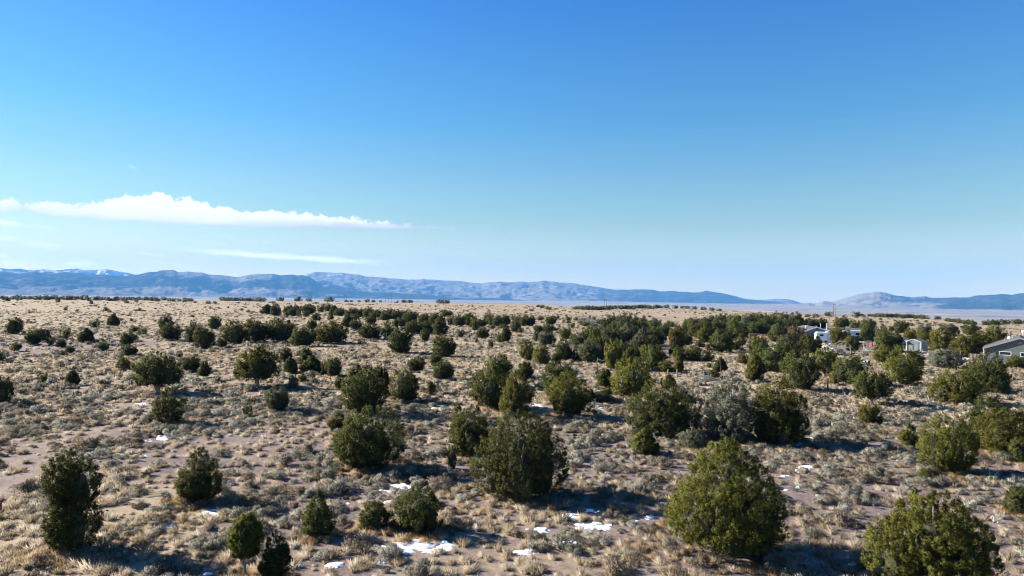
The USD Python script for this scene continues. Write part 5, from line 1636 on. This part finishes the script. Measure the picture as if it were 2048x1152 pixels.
c_ = trimesh.creation.cylinder(0.42, 1.05, sections=20); c_.apply_transform(trimesh.transformations.rotation_matrix(math.pi / 2, [0, 1, 0])); c_.apply_translation([0, 0, 0.62])
part('drum', c_, M_TANK, o, smooth=35)
part('lid', bar((0.52, 0, 0.62), (0.58, 0, 0.62), 0.36, 0.36, 16), M_BLACK, o)
for x in (-0.35, 0.35):
    part('leg', join([box(0.08, 0.7, 0.1, (x, 0, 0.14)), box(0.08, 0.08, 0.2, (x, -0.3, -0.04)), box(0.08, 0.08, 0.2, (x, 0.3, -0.04))]), M_WOOD_DARK, o)
tag(o, 'blue grey drum tank on its side behind the ragged grey green tree', 'tank')

# rusty wagon
p = spot(1848, 723)
o = empty('wagon', p, facing(p) - 0.2)
part('bed', join([box(1.35, 0.9, 0.1, (0.15, 0.5, 0.85)), box(1.35, 0.05, 0.3, (0.15, 0.05, 0.95)), box(1.35, 0.05, 0.3, (0.15, 0.95, 0.95))]), M_WOOD, o)
part('cover', trimesh.creation.cylinder(0.42, 1.1, sections=14, transform=trimesh.transformations.translation_matrix([0.2, 0.5, 1.15]) @ trimesh.transformations.rotation_matrix(math.pi / 2, [0, 1, 0])), M_WOOD, o)
part('axle_box', box(1.0, 0.7, 0.5, (0.2, 0.5, 0.35)), M_WOOD_DARK, o)


def spoked(r, at_):
    ring = trimesh.creation.annulus(r * 0.86, r, 0.06, sections=20)
    ring.apply_transform(trimesh.transformations.rotation_matrix(math.pi / 2, [1, 0, 0]))
    sp = [bar((0, 0, 0), (math.cos(a) * r * 0.9, 0, math.sin(a) * r * 0.9), 0.022, None, 4) for a in np.arange(8) * math.pi / 4]
    m = join([ring] + sp)
    m.apply_translation(at_)
    return m


for x, y, r in ((-0.62, -0.05, 0.55), (0.85, -0.05, 0.42), (-0.62, 1.05, 0.55), (0.85, 1.05, 0.42)):
    part('wheel', spoked(r, (x, y, r)), M_WOOD, o)
part('post', box(0.1, 0.1, 2.0, (-0.35, 0.2, 0.3)), M_WOOD, o)
part('post', bar((0.75, 0.4, 0.9), (0.78, 0.4, 2.35), 0.07), M_RUST, o)
part('tongue', bar((-0.6, 0.5, 0.5), (-1.5, 0.4, 0.2), 0.05), M_WOOD, o)
tag(o, 'old weathered wooden wagon with pale spoked wheels below the sheds', 'wagon')

# board fences and posts
p = spot(1862, 722)
o = empty('board_fence', p, facing(p) + 0.1)
for i in range(5):
    part('board', box(0.24, 0.04, 1.72 + 0.08 * math.sin(i * 3.0), (-0.62 + i * 0.29, 0, -0.05)), M_WOOD_WHITE, o)
part('rail', box(1.6, 0.05, 0.09, (0, 0.05, 0.4)), M_WOOD, o)
part('rail', box(1.6, 0.05, 0.09, (0, 0.05, 1.3)), M_WOOD, o)
part('post', bar((-0.78, 0.05, -0.1), (-0.78, 0.05, 2.2), 0.07), M_WOOD_DARK, o)
tag(o, 'short fence of pale upright boards right of the wagon', 'fence')
p = spot(1947, 720)
o = empty('board_fence', p, facing(p))
for i in range(8):
    part('board', box(0.19, 0.04, 1.35, (-0.75 + i * 0.215, 0, -0.05)), M_WOOD_DARK if i % 3 == 0 else M_WOOD, o)
part('rail', box(1.8, 0.05, 0.09, (0, 0.05, 1.0)), M_WOOD_DARK, o)
tag(o, 'brown board fence panel left of the grey green house', 'fence')
for px, py, h, lab in ((1921, 720, 1.9, 'thick dark post behind the bluish grey tree'), (1950, 706, 1.5, 'thin dark post behind the brown board fence')):
    p = spot(px, py)
    o = empty('fence_post', p); part('post', bar((0, 0, -0.1), (0.03, 0, h), 0.12, 0.10), M_WOOD_DARK, o); part('cap', bar((0.03, 0, h), (0.03, 0, h + 0.04), 0.125, 0.05), M_WOOD_DARK, o)
    tag(o, lab, 'post')
for px, py, s_, lab in ((1928, 721, 1.0, 'larger white tub in the yard left of the brown board fence'), (1936, 720, 0.7, 'smaller white tub close to the brown board fence')):
    p = spot(px, py)
    o = empty('white_tub', p)
    t_ = trimesh.creation.revolve(np.array([(0.0, 0.0), (0.28, 0.0), (0.38, 0.5), (0.42, 0.5), (0.40, 0.54), (0.35, 0.5), (0.26, 0.06), (0.0, 0.06)]) * s_, sections=16)
    part('tub', t_, M_WHITE, o); part('handle', bar((-0.4 * s_, 0, 0.45 * s_), (-0.46 * s_, 0, 0.3 * s_), 0.02), M_TRIM, o)
    tag(o, lab, 'tub')
POSTS = [(1655, 782, 25, 0.10, M_WOOD_DARK, 'thick dark fence post right of the dark egg shaped juniper'), (1808, 789, 21, 0.035, M_RUST, 'thin rusty fence stake below the olive juniper by the sheds'), (1858, 788, 19, 0.035, M_RUST, 'thin rusty fence stake left of the wide juniper by the white log'),
         (773, 680, 15, 0.07, M_WOOD, 'grey fence post between two junipers left of the rounded shrub footed juniper'), (858, 684, 14, 0.07, M_WOOD, 'grey fence post left of the pale plank behind the leaning juniper'), (870, 685, 12, 0.06, M_WOOD, 'grey fence post right of the pale plank behind the leaning juniper'),
         (964, 697, 18, 0.03, M_WOOD_WHITE, 'thin white stake under a small shrub in the middle sagebrush'), (1441, 745, 15, 0.03, M_RUST, 'thin rusty stake left of a small cone juniper in the clearing'), (1472, 725, 12, 0.04, M_RUST, 'thin dark stake left of a small olive juniper in the clearing'),
         (1194, 732, 17, 0.06, M_WOOD, 'grey fence post at the near edge of the wood'), (1400, 767, 19, 0.07, M_WOOD, 'left grey post of the broken logs'), (1406.5, 763, 21, 0.07, M_WOOD, 'right grey post of the broken logs'), (1942, 708, 12, 0.06, M_WOOD_DARK, 'dark post against the clump left of the grey house')]
for px, py, hp, r, mt, lab in POSTS:
    p = spot(px, py)
    h = hp * depth_of(p) / FL
    o = empty('fence_post', p)
    part('post', bar((0, 0, -0.1), (0.04 * h, 0, h), r, r * 0.85), mt, o)
    tag(o, lab, 'post')
p = spot(864, 683)
o = empty('plank', p, facing(p)); part('board', box(1.5, 0.06, 0.25, (0, 0, 0.35)), M_WOOD_WHITE, o); part('cleat', box(0.08, 0.1, 0.5, (0.5, 0.08, 0)), M_WOOD, o)
tag(o, 'pale horizontal plank nailed low between two grey posts', 'plank')
# pipe rail fence in the wood's edge
a_, b_ = spot(1497, 678), spot(1536, 680)
o = empty('pipe_fence', a_)
d_ = b_ - a_
for j in range(4):
    q = d_ * j / 3
    part('post', bar(q + [0, 0, -0.1], q + [0, 0, 1.7], 0.07), M_RUST, o)
for z in (0.5, 1.05, 1.6):
    part('rail', bar(np.array([0, 0, z]), d_ + [0, 0, z], 0.05), M_RUST, o)
tag(o, 'rusty brown pipe rail fence in the gap left of the house trees', 'fence')
# post and rail before the left wood
a_, b_ = spot(1336, 757), spot(1354, 757)
o = empty('rail_fence', a_)
d_ = b_ - a_
part('post', bar((0, 0, -0.1), (0, 0, 1.35), 0.10, 0.09), M_WOOD, o); part('post', bar(d_ + [0, 0, -0.1], d_ + [0, 0, 1.35], 0.10, 0.09), M_WOOD, o)
part('rail', bar(np.array([-0.2, -0.1, 0.95]), d_ + [0.2, -0.1, 0.80], 0.05), simple('orange_rail_wood', (0.50, 0.30, 0.19), 0.85), o)
tag(o, 'two grey posts joined by an orange tinted rail', 'fence')
p = spot(1408, 763)
o = empty('broken_logs', p, facing(p))
for a_, b_, r in (((-2.0, 0, 0.1), (-0.2, 0.3, 1.0), 0.10), ((-1.7, -0.2, 0.15), (0.4, 0.1, 0.35), 0.10), ((0.2, 0.2, 0.75), (2.6, 0.4, 0.12), 0.12), ((-0.3, 0.1, 0.95), (0.8, 0.2, 0.55), 0.09), ((0.4, -0.1, 0.4), (2.3, 0.0, 0.1), 0.11), ((-0.4, 0.3, 0.1), (0.3, 0.2, 0.8), 0.08)):
    part('log', bar(a_, b_, r, r * 0.8), M_WOOD if r > 0.095 else M_WOOD_WHITE, o)
tag(o, 'broken grey logs lying in the sandy clearing', 'logs')
p = spot(1882, 814)
o = empty('fallen_log', p, facing(p))
part('trunk', limb([(-1.35, 0.3, 0.32), (-0.9, 0.1, 0.14), (0.2, -0.05, 0.1), (1.2, -0.1, 0.1)], [0.07, 0.10, 0.12, 0.09]), M_WOOD_WHITE, o)
part('branch', limb([(-0.9, 0.1, 0.14), (-1.3, -0.4, 0.35), (-1.7, -0.6, 0.5)], [0.04, 0.03, 0.01]), M_WOOD_WHITE, o)
tag(o, 'white fallen log at the foot of the wide juniper', 'log')
p = spot(0.6, 1031)
o = empty('red_post', p)
hp = 34 * depth_of(p) / FL
part('post', box(0.09, 0.09, hp, (0, 0, -0.1)), M_RED, o); part('cap', box(0.10, 0.10, 0.03, (0, 0, hp - 0.1)), M_RED, o)
tag(o, 'red painted post cut by the left edge', 'post')

# dead branches and dry shrubs
def dead_branch(px, py, wpx, hpx, label, seed, n=7, pale=True):
    r_ = np.random.default_rng(seed)
    p = spot(px, py)
    s = depth_of(p) / FL
    W, H = wpx * s, hpx * s
    o = empty('dead_branch', p, facing(p))
    for i in range(n):
        a = np.array([r_.uniform(-0.1, 0.1) * W, r_.uniform(-0.1, 0.1) * W, 0.0])
        b = np.array([r_.uniform(-0.5, 0.5) * W, r_.uniform(-0.2, 0.2) * W, H * r_.uniform(0.4, 1.0)])
        m_ = (a + b) / 2 + r_.normal(0, 0.08 * W, 3) * [1, 1, 0.4]
        part('branch', limb([a, m_, b], [0.035, 0.022, 0.008], 5), M_WOOD_WHITE if pale and i % 2 else M_WOOD, o)
    tag(o, label, 'dead branch')


for q in ((1935, 1012, 40, 24, 'dry grey twigs above the big bushy juniper at the bottom right', 1), (1990, 1045, 46, 30, 'dry grey twigs right of the big bushy juniper near the corner', 2), (1985, 955, 52, 26, 'dark twiggy dead shrub below the right edge junipers', 3), (1693, 792, 26, 14, 'bleached dead branch left of the tree on a short trunk', 4),
          (1862, 806, 24, 16, 'bleached twigs at the left end of the fallen log', 5), (1935, 808, 18, 10, 'grey twigs under the wide juniper right of the log', 6), (935, 1062, 12, 10, 'small pale branch stub beside the wide bush\'s shadow', 7), (545, 1090, 18, 30, 'thin dark stem between golden grass at the lower left', 8)):
    dead_branch(*q)

# ------------------------------------------------------------------ power poles on the far plain
POLES = [(560.7, 565, 602, 588.5, 'H-frame power pole nearest the left far junipers'), (618, 622.5, 602.5, 587, 'second H-frame power pole from the left'), (688, 693, 604, 588, 'third H-frame power pole from the left'), (771, 783, 606, 587.5, 'three legged power structure left of the far small building'),
         (887, 891.5, 609, 589, 'H-frame power pole above the middle of the plain'), (1208, 1213, 617, 597, 'H-frame power pole rising from the capped rim'), (1667, 1671, 634, 606, 'tallest H-frame power pole above the house trees')]
for x0, x1, yb, yt, lab in POLES:
    p = spot((x0 + x1) / 2, yb)
    s = depth_of(p) / FL
    H = float(height_to(p, (x0 + x1) / 2, yt))
    w = (x1 - x0) * s
    o = empty('power_pole', p, facing(p))
    xs = (-w / 2, w / 2) if x1 - x0 < 8 else (-w / 2, 0, w / 2)
    for x in xs:
        part('pole', bar((x, 0, -0.5), (x, 0, H), 0.19, 0.14), M_WOOD_DARK, o)
    part('crossarm', box(w * 1.6, 0.2, 0.22, (0, 0, H * 0.86)), M_WOOD_DARK, o)
    for x in xs:
        part('insulator', bar((x + w * 0.25, 0, H * 0.86), (x + w * 0.25, 0, H * 0.80), 0.14), M_TRIM, o)
    tag(o, lab, 'power pole')
p = spot(795, 606)
s = depth_of(p) / FL
o = empty('far_building', p, facing(p))
part('wall', box(3.6 * s, 4, 5.0 * s, (0, 2, -0.5)), M_SIDING2, o); part('roof', box(4.2 * s, 4.6, 0.4, (0, 2, 5.0 * s - 0.5)), M_ROOF2, o); part('annex', box(6 * s, 3, 2.2 * s, (-4.5 * s, 2, -0.5)), M_SIDING2, o)
tag(o, 'tiny grey block building on the far rim right of the three legged pole', 'building')
p = spot(674, 603.5)
s = depth_of(p) / FL
o = empty('far_building', p, facing(p))
part('wall', box(9 * s, 5, 1.6 * s, (0, 2, -0.3)), M_WHITE, o); part('roof', box(9.8 * s, 5.6, 0.3, (0, 2, 1.6 * s - 0.3)), M_WHITE, o)
tag(o, 'tiny long white building on the far rim by the third pole', 'building')

# ------------------------------------------------------------------ snow left in the shade
M_SNOW = usdkit.material(stage, '/World/Looks/old_snow', {'geo': ('geometry', {}), 'n': ('noise_texture', {'scale': 14.0, 'detail': 5.0}), 'r': ('rgb_ramp', {'ramp': [(0.3, (0.62, 0.65, 0.70)), (0.7, (0.80, 0.82, 0.85))]}), 'b': ('bump', {'strength': 0.5, 'distance': 0.03}),
                         'p': ('principled_bsdf', {'roughness': 0.6, 'subsurface_weight': 0.0})}, [('geo.position', 'n.vector'), ('n.fac', 'r.fac'), ('r.color', 'p.base_color'), ('n.fac', 'b.height'), ('b.normal', 'p.normal')], surface='p.BSDF')


def snow_patch(px, py, wpx, hpx, seed, label):
    c = at(px, py)
    l, r_ = at(px - wpx / 2, py), at(px + wpx / 2, py)
    t, b_ = at(px, py - hpx / 2), at(px, py + hpx / 2)
    u, v = (r_ - l)[:2] / 2, (b_ - t)[:2] / 2
    n = int(np.clip(wpx * 0.8, 14, 46))
    a, b = np.meshgrid(np.linspace(-1.15, 1.15, n), np.linspace(-1.15, 1.15, n), indexing='ij')
    x, y = c[0] + a * u[0] + b * v[0], c[1] + a * u[1] + b * v[1]
    rad = np.hypot(a, b)
    d = (0.82 - rad) * 0.85 + (meshkit.fbm(np.stack([x * 3.3, y * 3.3, np.zeros_like(x) + seed], -1), 4, seed) - 0.5) * 2.1
    z = ground(x, y) + np.clip(d, -0.4, 0.5) * 0.11 + 0.012
    idx = np.arange(n * n).reshape(n, n)
    q = np.stack([idx[:-1, :-1], idx[1:, :-1], idx[1:, 1:], idx[:-1, 1:]], -1).reshape(-1, 4)
    keep = (d.ravel()[q].max(1) > 0.03)
    q = q[keep]
    if len(q) < 2:
        return
    f = np.vstack([q[:, [0, 1, 2]], q[:, [0, 2, 3]]])
    P_ = np.stack([x, y, z], -1).reshape(-1, 3)
    used = np.unique(f); mp = np.full(n * n, -1); mp[used] = np.arange(len(used))
    m = trimesh.Trimesh(P_[used], mp[f], process=False)
    nz = m.face_normals[:, 2].mean()
    o = part('snow_patch', (m.vertices, m.faces if nz > 0 else m.faces[:, ::-1]), M_SNOW, None, smooth=True)
    tag(o, label, 'snow')


for i, (px, py, w, h, lab) in enumerate(SNOW):
    snow_patch(px, py, w * 1.12, h * 0.95, 300 + i, lab)
